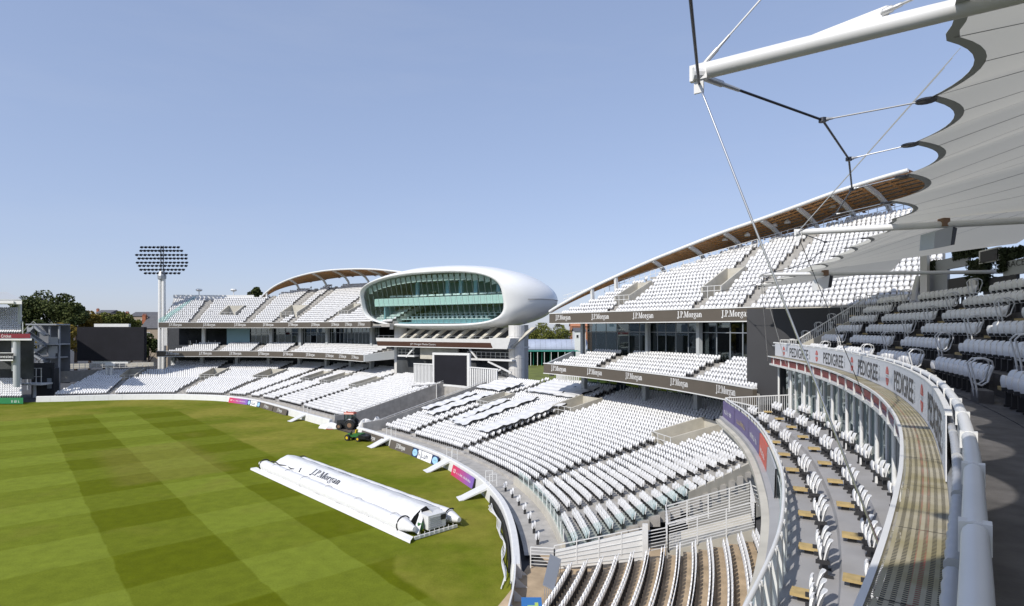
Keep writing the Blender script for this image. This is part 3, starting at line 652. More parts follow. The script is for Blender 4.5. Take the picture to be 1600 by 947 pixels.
TUBE2 = [(407, 465), (418, 454), (430, 446), (448, 437.5), (470, 430), (495, 424.5), (520, 421.5), (560, 420), (590, 421), (625, 425), (660, 432)]
off2 = lambda x: OU2+lerp(x, [(405, 11.5), (430, 11.5), (470, 11), (660, 11)])
roof(LS, B, TUBE2, lambda s, o: 15.0+.47*((o-OU2)/.8)-.5, off2, lambda x: lerp(x, [(405, .6), (430, 3), (470, 7), (660, 8)]), .26, (416, 452, 488, 520, 548, 575, 600))
for x in (311, 365):                                     # small floodlights on the parapet
    p = B.w(B.sx(x, OU2+12), OU2+12); b = MB(); b.tube([(p[0], p[1], 21), (p[0], p[1], 23.4)], .12, 8); b.tube([(p[0], p[1], 23.4), (p[0], p[1], 23.7), (p[0], p[1], 24.0)], [.45, .8, .6], 10); b.build('parapet_lamp', 'white_paint', LS)
# ================================================================ white pod (media building)
MR = math.atan2(-.529, .849)
MC = empty('media_centre', (-12.3, 111, 0), MR); tag(MC, 'smooth white pod-shaped media building with long glazed front, raised on round towers', 'media building')
MM = Matrix.Translation((-12.3, 111, 0)) @ Matrix.Rotation(MR, 4, 'Z')
def ml(x, y, z): return tuple(MM @ Vector((x, y, z)))
def se(th, a, b_, p):
    c, s = math.cos(th), math.sin(th); return a*math.copysign(abs(c)**(2/p), c), b_*math.copysign(abs(s)**(2/p), s)
WA, WB, WX, WZ, WP = 16.0, 4.4, 1.4, 19.3, 3.7
tilt = lambda z: -(z-19.3)*.24
def _rg(y, l, r, bb, zc, p, tl): return (y, (r-l)/2, bb, (r+l)/2, zc, p, tl)
RINGS = [_rg(-6.9, WX-WA, WX+WA, WB, WZ, WP, 1), _rg(-7.6, WX-WA-.05, WX+WA+.05, WB+.05, WZ, WP, 1), _rg(-7.9, -14.8, 17.8, 4.62, WZ, 3.6, 1), _rg(-7.75, -14.95, 18.4, 4.88, 19.35, 3.4, 1), _rg(-7.1, -15.25, 19.6, 5.2, 19.4, 3.1, .9), _rg(-5.6, -16.1, 21, 5.6, 19.5, 2.7, .7),
         _rg(-3.2, -17.8, 22.1, 5.8, 19.55, 2.55, .4), _rg(0, -19, 22.7, 5.85, 19.5, 2.4, .2), _rg(3, -19.2, 22, 5.6, 19.4, 2.3, 0), _rg(6, -18, 19.8, 5.0, 19.2, 2.2, 0), _rg(8.6, -14.5, 15.4, 3.9, 19.1, 2.1, 0), _rg(10.3, -10, 10, 2.6, 19, 2, 0), _rg(11.1, -5, 5, 1.3, 19, 2, 0), _rg(11.3, -.3, .3, .1, 19, 2, 0)]
tpr = lambda x: 1-.24*max(0, -x/15)**1.6
b = MB(); rows = []
for y, a, bb, xc, zc, p, tl in RINGS:
    r = []
    for k in range(96):
        u, v = se(2*math.pi*(k+.5)/96, a, bb, p)
        v *= tpr(xc+u) if v > 0 else 1
        zz = zc+v-.9*max(0, (u/22.5))**2*(1 if v > 0 else .2); r.append(ml(xc+u, y+tilt(zc+v)*tl, zz))
    rows.append(r)
b.grid(rows, close=True); hull = b.build('hull', 'hull_white', MC, True)
b = MB()   # shell joint running round the right-hand end
pts = [ml(xc+se(R(-2), a, bb, p)[0]*1.003, y, zc-.2+se(R(-2), a, bb, p)[1]) for y, a, bb, xc, zc, p, tl in RINGS[5:9]]
b.tube(pts, .05, 6); b.build('shell_joint', 'seam_grey', hull)
# glazing
def wz(dx): 
    t = min(1, abs(dx)/WA); return WB*(max(0, 1-t**WP))**(1/WP)
nc = 26; LV = [WZ-5, 16.2, 17.6, 18.5, 19.55, 21.2, 22.3, WZ+5]
gl = empty('glazing', ml(WX, -7, WZ)); gl.parent = MC; gl.matrix_parent_inverse = MC.matrix_basis.inverted()
for i in range(nc):
    xa, xb = -WA+2*WA*i/nc, -WA+2*WA*(i+1)/nc; ha, hb = wz(xa)-.02, wz(xb)-.02
    for j in range(len(LV)-1):
        lo, hi = LV[j]-WZ, LV[j+1]-WZ
        c = [(xa+.03, max(lo+.02, -ha)), (xb-.03, max(lo+.02, -hb)), (xb-.03, min(hi-.02, hb*tpr(WX+xb))), (xa+.03, min(hi-.02, ha*tpr(WX+xa)))]
        if c[3][1] <= c[0][1] and c[2][1] <= c[1][1]: continue
        c = [c[0], c[1], (c[2][0], max(c[2][1], c[1][1])), (c[3][0], max(c[3][1], c[0][1]))]
        b = MB(); b.poly([ml(WX+x, -7.05+tilt(WZ+z), WZ+z) for x, z in c]); b.build('glass_pane', 'glass_teal', gl)
b = MB()
for i in range(1, nc):
    x = -WA+2*WA*i/nc; h = wz(x); b.beam(ml(WX+x, -6.9+tilt(WZ-h), WZ-h), ml(WX+x, -6.9+tilt(WZ+h*tpr(WX+x)), WZ+h*tpr(WX+x)), .035, .05)
b.build('glazing_bars', 'grey_steel', gl)
def mbox(name, x0, x1, y0, y1, z0, z1, m, par=None):
    b = MB(); b.hexa([ml(x0, y0, z0), ml(x1, y0, z0), ml(x1, y1, z0), ml(x0, y1, z0)], [ml(x0, y0, z1), ml(x1, y0, z1), ml(x1, y1, z1), ml(x0, y1, z1)]); return b.build(name, m, par or MC)
mbox('lower_floor', -12, 15.5, -5.8, 3, 15.0, 15.2, 'blue_wall'); mbox('back_wall', -11, 16.5, 2.6, 2.8, 15.2, 23.0, 'blue_wall'); mbox('side_wall', -10.8, -10.5, -5.6, 3, 15.2, 18.5, 'blue_wall')
mbox('gallery_slab', -13, 17, -5.6, 3.2, 18.45, 18.7, 'interior_light'); mbox('gallery_front', -13, 17, -5.9, -5.7, 18.3, 19.75, 'teal_panel')
mbox('ceiling', -7, 16.5, -6.6, 2.6, 23.0, 23.1, 'interior_light')
for k in range(3): mbox('desk', -10+k*.5, 13.5, -5.4+k*1.9, -4.7+k*1.9, 15.75+k*.55, 15.85+k*.55, 'desk_white'); mbox('desk_riser', -10+k*.5, 14.5, -5.0+k*1.9, -3+k*1.9+.4, 15.2, 15.2+k*.5+.02, 'blue_wall')
for k in range(3):
    b = MB()
    for x in np.arange(-9+k*.5, 13, 1.05): b.box(ml(x, -4.3+k*1.9, 16.0+k*.55), (.45, .12, .5), MR); b.box(ml(x, -4.55+k*1.9, 15.75+k*.55), (.45, .5, .08), MR)
    tag(b.build('press_chairs', 'grey_steel', MC), kind='stuff')
for x in np.arange(-10, 16.5, 1.9): mbox('gallery_desk', x, x+1.5, -4.9, -4.3, 20.0, 20.3, 'desk_white')
for x in (-5, 2.2, 5.2, 8.5, 13.3): mbox('gallery_column', x, x+.7, -3.2, -2.8, 18.7, 23.2, 'pale_blue')
for i in range(1, nc-1):                                    # blinds under the roof, one per bay
    x = -WA+2*WA*i/nc; h = wz(x+.6)*tpr(WX+x); z1 = WZ+h-.15; z0 = max(z1-1.15, WZ+.4)
    b = MB(); b.poly([ml(WX+x+.12, -6.7+tilt(z0), z0), ml(WX+x+1.05, -6.7+tilt(z0), z0+.08), ml(WX+x+1.05, -6.65+tilt(z1), z1), ml(WX+x+.12, -6.65+tilt(z1), z1)]); b.build('blind', 'interior_light', MC)
# towers, panelled
mat('tower_clad', (.60, .59, .57), .6, var=.04, scale=.5)
def tower(px_, d, w, z1, name='tower'):
    p = at(px_, 514, d); t = empty(name, (p[0], p[1], 0)); t.parent = MC; t.matrix_parent_inverse = MC.matrix_basis.inverted()
    for k in range(8):
        for h in range(4):
            b = MB(); a0, a1 = R(h*90+20), R(h*90+108.5); z0, zz = k*z1/8+.012, (k+1)*z1/8-.012
            arc = [a0+(a1-a0)*j/6 for j in range(7)]; pt = lambda a, r, z: (p[0]+r*w*math.cos(a+MR), p[1]+r*w*1.15*math.sin(a+MR), z)
            b.grid([[pt(a, 1, z0) for a in arc], [pt(a, 1, zz) for a in arc], [pt(a, .93, zz) for a in arc]]); b.build('cladding_panel', 'tower_clad', t)
tower(807, 97, 1.32, 14.6); tower(626, 113, 1.2, 14.9)
b = MB(); b.box((*at(822, 514, 104)[:2], 7.4), (.8, .8, 14.6)); b.build('service_duct', 'white_paint', MC)
# balcony tray with lettering
def edge(px_, d): return np.array(at(px_, 514, d)[:2])
e0, e1 = edge(590, 109.5), edge(771, 95.7); ed = (e1-e0)/np.linalg.norm(e1-e0); en = np.array([-ed[1], ed[0]])*1.0
if en[1] < 0: en = -en
bal = empty('balcony', (*((e0+e1)/2), 10.9)); bal.parent = MC; bal.matrix_parent_inverse = MC.matrix_basis.inverted()
def bp(t, n, z): q = e0+ed*t+en*n; return (q[0], q[1], z)
BLn = float(np.linalg.norm(e1-e0))
def bhex(name, t0, t1, n0, n1, z0, z1, m, lean=0):
    b = MB(); b.hexa([bp(t0, n0, z0), bp(t1, n0, z0), bp(t1, n1, z0), bp(t0, n1, z0)], [bp(t0, n0-lean, z1), bp(t1, n0-lean, z1), bp(t1, n1-lean, z1), bp(t0, n1-lean, z1)]); return b.build(name, m, bal)
fr = bhex('name_board', 0, BLn, 0, .2, 10.85, 11.7, 'media_brown', .25); bhex('parapet', -.2, BLn, -.12, .25, 11.72, 12.35, 'white_paint', .12); bhex('balcony_floor', 0, BLn+3, .2, 6.5, 10.8, 11.0, 'interior_light')
bhex('balcony_lip', -.1, BLn, -.05, .3, 10.72, 10.85, 'white_paint')
b = MB(); b.hexa([bp(BLn, -.1, 10.75), bp(BLn+2.7, -.1, 10.75), bp(BLn+2.7, 2, 10.75), bp(BLn, 2, 10.75)], [bp(BLn-.6, -.5, 12.5), bp(BLn+3.6, -.5, 12.5), bp(BLn+3.6, 2, 12.5), bp(BLn-.6, 2, 12.5)]); b.build('balcony_end', 'white_paint', bal)
tx = sans_text('J.P. Morgan Media Centre', .42, 5.8); text_on(tx, lambda u, v: bp(11.2+u, -.12-(v+.2)*.3, 11.05+v), 'board_lettering', 'print_white', fr)
for t in np.arange(2.5, BLn+3, 2.6):
    b = MB(); b.hexa([bp(t, .6, 11.0), bp(t+.7, .6, 11.0), bp(t+.7, 1.3, 11.0), bp(t, 1.3, 11.0)], [bp(t+2.1, 4.5, 14.3), bp(t+2.8, 4.5, 14.3), bp(t+2.8, 5.4, 14.3), bp(t+2.1, 5.4, 14.3)]); b.build('raking_fin', 'concrete_pale', bal)
bhex('balcony_back', 0, BLn+1, 6, 6.3, 11, 14.2, 'dark_room')
b = MB()
for t in np.arange(0, BLn, 1.4): b.beam(bp(t, .1, 12.3), bp(t, .1, 12.75), .04, .04)
b.beam(bp(0, .1, 12.75), bp(BLn, .1, 12.75), .04, .05); b.build('balcony_rail', 'steel', bal)
# wall and landings under the balcony
b = MB(); b.hexa([bp(2, 3, 3.5), bp(BLn+2, 3, 3.5), bp(BLn+2, 3.4, 3.5), bp(2, 3.4, 3.5)], [bp(2, 3, 10.7), bp(BLn+2, 3, 10.7), bp(BLn+2, 3.4, 10.7), bp(2, 3.4, 10.7)]); b.build('stair_back', 'dark_room', MC)
b = MB(); b.hexa([bp(9, 1.6, 8.6), bp(17.5, 1.6, 8.6), bp(17.5, 2, 8.6), bp(9, 2, 8.6)], [bp(9, 1.6, 10.7), bp(17.5, 1.6, 10.7), bp(17.5, 2, 10.7), bp(9, 2, 10.7)]); b.build('soffit_wall', 'concrete_pale', MC)
for t0, t1, z in ((20.3, BLn+3.2, 8.75), (22.5, BLn+3.2, 5.7), (4.5, 8.5, 8.95)):
    b = MB(); b.hexa([bp(t0, .6, z), bp(t1, .6, z), bp(t1, 3, z), bp(t0, 3, z)], [bp(t0, .6, z+.28), bp(t1, .6, z+.28), bp(t1, 3, z+.28), bp(t0, 3, z+.28)]); b.build('landing', 'white_paint', MC)
    b = MB()
    for t in np.arange(t0, t1, .95): b.beam(bp(t, .65, z+.28), bp(t, .65, z+1.4), .05, .05)
    for h in (.8, 1.4): b.beam(bp(t0, .65, z+h), bp(t1, .65, z+h), .05, .05)
    b.build('landing_rail', 'steel', MC)
for a, c in (((20.6, 10.7), (22.4, 8.9)), ((24.5, 8.6), (BLn+3, 6.9)), ((6.5, 8.9), (8.4, 10.6)), ((23.6, 5.9), (BLn+1, 7.4))):
    b = MB(); b.beam(bp(a[0], .7, a[1]), bp(c[0], .7, c[1]), .25, .25); b.build('brace', 'white_paint', MC)
# video wall with slatted sight screens in the gap
VW = empty('video_wall', at(703, 600, 97)); tag(VW, 'black square video wall in white frame under the pod building', 'screen')
def quadbox(name, xa, da, xb, db, y0a, y1a, y0b, y1b, th, m, par):
    b = MB(); A, A2, Bq, B2 = at(xa, y1a, da), at(xa, y0a, da), at(xb, y1b, db), at(xb, y0b, db); n = Vector((Bq[1]-A[1], A[0]-Bq[0], 0)).normalized()*-th
    if n.y < 0: n = -n
    f = lambda p: tuple(Vector(p)+n); b.hexa([A, Bq, f(Bq), f(A)], [A2, B2, f(B2), f(A2)]); return b.build(name, m, par)
quadbox('display', 678.5, 97.5, 729.5, 94.5, 554.5, 598.5, 555.5, 603.5, .3, 'screen_black', VW)
quadbox('frame_top', 675.5, 97.5, 733.5, 94.3, 551, 554.4, 552, 555.4, .5, 'white_paint', VW); quadbox('frame_bottom', 675.5, 97.5, 733.5, 94.3, 598.6, 602, 603.6, 607.5, .5, 'white_paint', VW)
quadbox('frame_side', 675.5, 97.5, 678.4, 97.4, 554.5, 598.5, 554.5, 598.5, .5, 'white_paint', VW); quadbox('frame_side', 729.6, 94.5, 733.5, 94.3, 555.5, 603.5, 555.5, 604, .5, 'white_paint', VW)
def sight(x0, d0, x1, d1, yt0, yb0, yt1, yb1, lab):
    t = empty('sight_screen', at((x0+x1)/2, (yb0+yb1)/2, (d0+d1)/2)); tag(t, lab, 'sight screen', 'slatted screens beside the video wall')
    n = 13
    for k in range(n):
        f0, f1 = k/n, (k+.62)/n; g = lambda a, c, f: a+(c-a)*f
        quadbox('slat', g(x0, x1, f0), g(d0, d1, f0), g(x0, x1, f1), g(d0, d1, f1), g(yt0, yt1, f0)+1.5, g(yb0, yb1, f0)-1.5, g(yt0, yt1, f1)+1.5, g(yb0, yb1, f1)-1.5, .12, 'white_paint', t)
    for a in (0, 1):
        quadbox('rail', x0-.5, d0-.1, x1+.5, d1-.1, *( (yt0, yt0+1.7) if a == 0 else (yb0-1.7, yb0+.4)), *((yt1, yt1+1.7) if a == 0 else (yb1-1.7, yb1+.4)), .3, 'white_paint', t)
    quadbox('backing', x0, d0+.5, x1, d1+.5, yt0+2, yb0-2, yt1+2, yb1-2, .05, 'seat_grey', t)
sight(646.5, 99.5, 675, 97.8, 567.5, 599, 568.5, 602, 'white slatted screen on the left of the black video wall'); sight(734, 94.2, 777.5, 91.5, 573, 607, 576.5, 613, 'white slatted screen on the right of the black video wall')
GT = empty('gate', at(662, 632, 95)); tag(GT, 'black corrugated sliding gate at the end of the tractor passage', 'gate')
for k in range(12):
    x0 = 644+k*3.15; quadbox('gate_board', x0, 97.0-.12*k, x0+2.6, 96.9-.12*k, 604.5-.25*k, 632-.75*k, 604.3-.25*k, 631.5-.75*k, .1, 'black', GT)
quadbox('gate_post', 643, 97, 644.3, 97, 603.5, 634, 603.5, 634, .15, 'white_paint', GT); quadbox('gate_post', 681.5, 95.5, 682.5, 95.5, 600.5, 623.5, 600.5, 623.5, .15, 'white_paint', GT)
quadbox('gate_track', 643, 97, 682.5, 95.5, 602.6, 604.3, 599.8, 601.4, .15, 'seam_grey', GT)
# passage floor and back wall
tag(piece('passage', lambda b: b.poly([B.w(gapR, .3, .01), B.w(gapL, .3, .01), B.w(gapL, 21, .01), B.w(gapR, 21, .01)]), 'mud'), kind='structure')
piece('passage_wall', lambda b: b.hexa([B.w(gapR, 20, 0), B.w(gapL, 20, 0), B.w(gapL, 20.3, 0), B.w(gapR, 20.3, 0)], [B.w(gapR, 20, 4.6), B.w(gapL, 20, 4.6), B.w(gapL, 20.3, 4.6), B.w(gapR, 20.3, 4.6)]), 'concrete', MC)
# ================================================================ trees and far buildings
def leafmat(name, c1, c2):
    m = mat(name, c1, .7, var=.5, scale=.9, col2=c2, spec=.2); b = m.node_tree.nodes['Principled BSDF']; return m
leafmat('leaf_dark', (.032, .048, .014), (.095, .11, .03)); leafmat('leaf_mid', (.075, .10, .02), (.19, .19, .04)); leafmat('leaf_gold', (.14, .115, .02), (.30, .21, .04))
def tree(x, ytop, ybase_z, d, rpx, label, leaf='leaf_mid', n=5200, aspect=1.0, zb=0.0, ls=.42, group='trees beyond the ground'):
    p = at(x, ytop, d); top = p[2]; r = rpx/F*d; t = empty('tree', (p[0], p[1], zb)); tag(t, label, 'tree', group)
    h = top-zb; cz = zb+max(h*.25, h-2*r*aspect)
    b = MB(); b.tube([(p[0], p[1], zb), (p[0]+.1*r*.3, p[1], zb+h*.35), (p[0]-.1, p[1]+.1, zb+h*.7)], [.05*h*.5, .035*h*.5, .012*h], 8)
    for k in range(6):
        a = k*1.05+x; b.tube([(p[0], p[1], zb+h*(.3+.06*k)), (p[0]+.5*r*math.cos(a), p[1]+.5*r*math.sin(a), zb+h*(.5+.06*k))], [.012*h, .004*h], 6)
    b.build('trunk', 'bark', t)
    g = np.random.default_rng(int(x*7+ytop)); nc_ = 26
    cc = g.normal(size=(nc_, 3)); cc /= np.linalg.norm(cc, axis=1)[:, None]; rad = g.uniform(.35, .85, nc_)
    C = np.stack([p[0]+cc[:, 0]*r*rad, p[1]+cc[:, 1]*r*rad, (cz+top)/2+cc[:, 2]*(top-cz)/2*rad], 1)
    C[0] = (p[0], p[1], top-.22*r)
    k = g.integers(0, nc_, n); q = g.normal(size=(n, 3)); q /= np.linalg.norm(q, axis=1)[:, None]; q *= g.uniform(.55, 1, n)[:, None]**.5
    s = g.uniform(.26, .42, nc_)[k][:, None]*r
    pos = C[k]+q*s*np.array([1, 1, .8]); pos[:, 2] = np.minimum(pos[:, 2], top); pos[:, 2] = np.maximum(pos[:, 2], zb+.2)
    e1_ = g.normal(size=(n, 3)); e1_ /= np.linalg.norm(e1_, axis=1)[:, None]; e2_ = np.cross(e1_, g.normal(size=(n, 3))); e2_ /= np.linalg.norm(e2_, axis=1)[:, None]
    sz = g.uniform(.5, 1.2, n)[:, None]*ls; V = np.stack([pos-e1_*sz, pos+e2_*sz*.6, pos+e1_*sz, pos-e2_*sz*.6], 1).reshape(-1, 3)
    me = npmesh('crown', V, [(0, 1, 2, 3)], [0], n, 4, (leaf,)); link('crown', me, t)
for a in ((40, 462, 0, 176, 34, 'dark tree nearest the left-hand stand roof', 'leaf_dark'), (68, 454, 0, 182, 34, 'tall dark tree behind the steel staircase', 'leaf_dark'), (98, 458, 0, 178, 30, 'big dark tree left of the large screen', 'leaf_dark'),
          (118, 474, 0, 174, 22, 'dark tree at the upper left corner of the large screen', 'leaf_dark'), (140, 486, 0, 186, 22, 'golden leaved tree above the large screen', 'leaf_gold'), (163, 488, 0, 195, 20, 'olive tree above the middle of the large screen', 'leaf_mid'),
          (188, 487, 0, 200, 18, 'yellow green tree above the right of the large screen', 'leaf_mid'), (205, 496, 0, 205, 17, 'small round tree beside the brick chimneys', 'leaf_mid'), (92, 505, 0, 160, 28, 'golden tree left of the large screen, low down', 'leaf_gold'),
          (232, 522, 0, 165, 19, 'dark tree between the large screen and the curved stand', 'leaf_dark'), (60, 500, 0, 165, 26, 'dark tree behind the staircase, lower one', 'leaf_dark'), (240, 500, 0, 215, 14, 'tree just left of the floodlight mast', 'leaf_mid'),
          (401, 449, 0, 190, 12, 'tree peeping over the curved stand beside its roof end', 'leaf_dark'), (846, 505, 0, 262, 26, 'leafy tree right of the pod building tower', 'leaf_mid'), (874, 508, 0, 268, 24, 'tree nearest the right-hand stand fascia', 'leaf_mid'), (832, 512, 0, 275, 14, 'tree touching the pod building tower', 'leaf_dark')):
    tree(*a[:5], a[5], a[6], n=4200 if a[4] > 20 else 2600)
def house(x0, x1, yr, ye, d, z0, label, wall, roofm, chim=()):
    t = empty('house', at((x0+x1)/2, 520, d)[:2]+(z0,)); tag(t, label, 'house', 'houses beyond the trees'); A, C = at(x0, ye, d), at(x1, ye, d); zr = at(x0, yr, d)[2]; dp = 9
    b = MB(); b.hexa([(A[0], d, z0), (C[0], d, z0), (C[0], d+dp, z0), (A[0], d+dp, z0)], [(A[0], d, A[2]), (C[0], d, A[2]), (C[0], d+dp, A[2]), (A[0], d+dp, A[2])]); b.build('wall', wall, t)
    b = MB(); m_ = d+dp/2; b.poly([(A[0]-.4, d-.4, A[2]), (C[0]+.4, d-.4, A[2]), (C[0]+.4, m_, zr), (A[0]-.4, m_, zr)]); b.poly([(A[0]-.4, d+dp+.4, A[2]), (C[0]+.4, d+dp+.4, A[2]), (C[0]+.4, m_, zr), (A[0]-.4, m_, zr)]); b.poly([(A[0], d, A[2]), (A[0], d+dp, A[2]), (A[0], m_, zr)]); b.poly([(C[0], d, A[2]), (C[0], d+dp, A[2]), (C[0], m_, zr)])
    rf = b.build('roof', roofm, t)
    for cx, cy in chim:
        p = at(cx, cy, d+3); b = MB(); b.box((p[0], p[1], p[2]-1.2), (1.1, .8, 2.6)); b.box((p[0], p[1], p[2]+.2), (1.3, 1.0, .2))
        for k in (-.45, 0, .45): b.tube([(p[0]+k, p[1], p[2]+.3), (p[0]+k, p[1], p[2]+.8)], .14, 6)
        b.build('chimney', 'brick', rf)
    n = max(2, int((C[0]-A[0])/3))
    for k in range(n):
        w = A[0]+(C[0]-A[0])*(k+.5)/n; o = piece('window', lambda b: b.box((w, d-.03, A[2]-2), (1.1, .12, 1.5)), 'white_paint', t); piece('pane', lambda b: b.box((w, d-.08, A[2]-2), (.85, .06, 1.2)), 'black', o)
house(203, 243, 487, 494, 255, 0, 'long slate roofed house beyond the trees left of the floodlight', 'stone_house', 'roof_slate', ((199, 489), (212, 496)))
house(222, 262, 492, 513, 190, 0, 'stone house with slate roof just left of the curved stand', 'stone_house', 'roof_slate', ((226, 494),))
house(150, 172, 484, 489, 300, 0, 'small far house with a dark chimney above the large screen', 'stone_house', 'roof_slate', ((153, 484),))
house(893, 925, 501, 510, 280, 0, 'house with orange tiled roof behind the right-hand stand', 'roof_tile', 'roof_tile'); house(898, 915, 512, 518, 240, 0, 'white rendered house under the right-hand stand fascia', 'white_paint', 'roof_slate')
# practice ground behind: lawn, nets, barrel-roofed school
mat('lawn_plain', (.13, .15, .02), .9, var=.3, scale=.2); mat('roof_glaze', (.42, .46, .55), .35, .2, var=.2, scale=.15)
tag(piece('practice_lawn', lambda b: b.poly([(-8, 140, .02), (80, 140, .02), (80, 300, .02), (-8, 300, .02)]), 'lawn_plain'), kind='structure')
SCB = empty('indoor_school', (20, 246, 0)); tag(SCB, 'long low hall with pale grey barrel roof behind the green practice nets', 'hall')
for k in range(13):
    x0 = 812+k*8.2; xa, xb = at(x0, 530, 240)[0], at(x0+8.0, 530, 240)[0]
    b = MB(); arc = [(240+6*(1-math.cos(a)), 5.6+4.1*math.sin(a)) for a in [j*math.pi/16 for j in range(9)]]
    b.grid([[(xa, y, z) for y, z in arc], [(xb, y, z) for y, z in arc]]); b.build('roof_panel', 'roof_glaze', SCB)
piece('wall', lambda b: b.hexa([(4, 240.4, 0), (32, 240.4, 0), (32, 252, 0), (4, 252, 0)], [(4, 240.4, 5.6), (32, 240.4, 5.6), (32, 252, 5.6), (4, 252, 5.6)]), 'grey_steel', SCB)
NET = empty('practice_nets', (12, 228, 0)); tag(NET, 'green netting cages on white posts beyond the round tower', 'cricket nets')
b = MB()
for k in range(7):
    x = 5+k*3.2; b.box((x, 229, 2.7), (.06, 12, 5.4)); 
b.box((14, 235, 2.7), (22, .06, 5.4)); b.build('netting', 'net_green', NET)
b = MB(); b.box((14.5, 229, 5.45), (23, 13, .08)); b.build('net_roof', 'net_green', NET)
for k in range(9): piece('post', lambda b: b.box((4.5+k*2.6, 222.6, 2.6), (.18, .18, 5.2)), 'white_paint', NET)
# ================================================================ floodlight mast
FM = empty('floodlight_mast', at(253, 560, 140)[:2]+(0,)); tag(FM, 'tall white floodlight mast with oval bank of lamps', 'floodlight')
fx, fd = at(253, 514, 140)[0], 140; fz = lambda y: CH+(YH-y)/F*fd
b = MB()
for k, (dx, dy) in enumerate(((-.45, 0), (.45, 0), (0, .5))): b.tube([(fx+dx*1.05, fd+dy, 0), (fx+dx*.95, fd+dy, fz(440)), (fx+dx*.8, fd+dy, fz(428))], [.48, .42, .38], 10)
b.build('mast', 'white_paint', FM, True)
piece('collar', lambda b: b.tube([(fx, fd, fz(436)), (fx, fd, fz(431)), (fx, fd, fz(424))], [.9, .95, .6], 10), 'grey_steel', FM)
piece('head_spine', lambda b: (b.beam((fx-.25, fd, fz(426)), (fx-.25, fd, fz(384)), .15, .3), b.beam((fx+.35, fd, fz(426)), (fx+.35, fd, fz(384)), .15, .3)), 'grey_steel', FM)
lm = MB(); lm.box((0, 0, -.1), (.4, .4, .3)); lm.tube([(0, -.2, -.05), (0, -.35, -.3)], [.22, .34], 10); lamp_me = lm.build('lamp', 'dark_steel').data
bpy.data.objects.remove(bpy.data.objects['lamp'])
for y, x0, x1, n in ((385.5, 223, 280, 10), (391, 222, 285, 12), (397.5, 215.5, 292, 13), (403, 219, 292, 13), (409.5, 216.5, 293, 13), (414.5, 220, 292, 12), (420.5, 222, 288, 12), (426, 229, 281, 9)):
    piece('cross_arm', lambda b: b.beam((at(x0, y, fd)[0], fd+.2, fz(y)-.1), (at(x1, y, fd)[0], fd+.2, fz(y)-.1), .1, .08), 'grey_steel', FM)
    for k in range(n):
        o = link('lamp', lamp_me, FM); xx = x0+(x1-x0)*k/(n-1); p = at(xx, y, fd); o.location = (p[0], fd-.2, p[2])
# ================================================================ large screen on post at the left
VS = empty('video_screen', at(172, 590, 127)[:2]+(4,)); tag(VS, 'large black replay screen on a white post left of the floodlight', 'screen')
def sbox(name, x0, x1, y0, y1, d, th, m, par=VS): return quadbox(name, x0, d, x1, d, y0, y1, y0, y1, th, m, par)
sbox('display', 120.5, 225, 511, 564, 127, 1.0, 'screen_black'); sbox('top_box', 147, 201, 506, 510.8, 127.3, .7, 'white_paint'); sbox('support_beam', 145, 200, 564.2, 568, 127.2, .9, 'white_paint')
for x in (167, 174): piece('post', lambda b: b.tube([(*at(x, 590, 127.8)[:2], 2.5), (*at(x, 590, 127.8)[:2], 7.0)], .28, 10), 'white_paint', VS, True)
sbox('bracket', 164, 179, 567.5, 571.5, 127, 1, 'white_paint')
BW = empty('concourse_wall', at(160, 585, 132)); tag(BW, 'pale concrete wall with rails below the large replay screen', 'wall')
quadbox('wall', 62, 131, 232, 134, 582, 600, 573, 590, .4, 'concrete', BW); quadbox('rear_wall', 88, 139, 240, 140, 569, 577, 566, 572, .3, 'concrete_pale', BW)
b = MB()
for k in range(18): p = at(88+k*9, 570, 136); b.beam((p[0], p[1], 4.4), (p[0], p[1], 6.1), .08, .08)
for z in (5.1, 5.6, 6.1): b.beam((at(66, 570, 136)[0], 136, z), (at(245, 570, 136)[0], 136, z), .07, .07)
b.build('railing', 'white_paint', BW)
# ================================================================ near stand: lower terrace, middle deck, upper level, fabric roof
MS = empty('grandstand', M.w(20, 3, 0)); tag(MS, 'near stand with curved balcony levels under a pale fabric canopy on white booms', 'grandstand')
def mY(o, Y):
    q = np.arange(0, M.L+12, .1); p, n, _ = M.pn(q); return float(q[np.argmin(abs(p[:, 1]+n[:, 1]*o-Y))])
def near_seat():
    b = MB()
    cols = [-1, -.6, -.2, .2, .6, 1]; prof = [(.36, .27), (.45, .28), (.60, .31), (.74, .345), (.83, .375), (.87, .40)]
    def sh(off): return [[(c*(.215 if k < 4 else (.20 if k == 4 else .15)), y+off-.05*c*c, z-(.02*c*c if k > 3 else 0)) for c in cols] for k, (z, y) in enumerate(prof)]
    F_, K_ = sh(0), sh(.028); b.grid(F_); b.grid([r[::-1] for r in K_]); b.grid([[r[0] for r in F_], [r[0] for r in K_]]); b.grid([[r[-1] for r in K_], [r[-1] for r in F_]]); b.grid([F_[-1], K_[-1]])
    pp = [(.36, .20), (.46, .145), (.58, .125), (.68, .135), (.73, .15)]
    def pn_(off): return [[(c*(.205 if k < 3 else (.19 if k == 3 else .14)), y+off+.02*c*c, z) for c in cols] for k, (z, y) in enumerate(pp)]
    F_, K_ = pn_(0), pn_(.04); b.grid(F_); b.grid([r[::-1] for r in K_], 2); b.grid([[r[0] for r in F_], [r[0] for r in K_]]); b.grid([[r[-1] for r in K_], [r[-1] for r in F_]]); b.grid([F_[-1], K_[-1]])
    b.box((0, .26, .22), (.05, .12, .40), m=1); b.box((0, .30, .03), (.07, .26, .05), m=1); b.box((.235, .22, .42), (.035, .28, .09), m=1); b.box((0, .25, .38), (.46, .06, .05), m=1)
    o = b.build('seat_t', ['white_seat', 'seat_frame', 'seat_grey']); me = o.data; bpy.data.objects.remove(o)
    for p in me.polygons: p.use_smooth = len(p.vertices) == 4 and p.material_index != 1
    return me
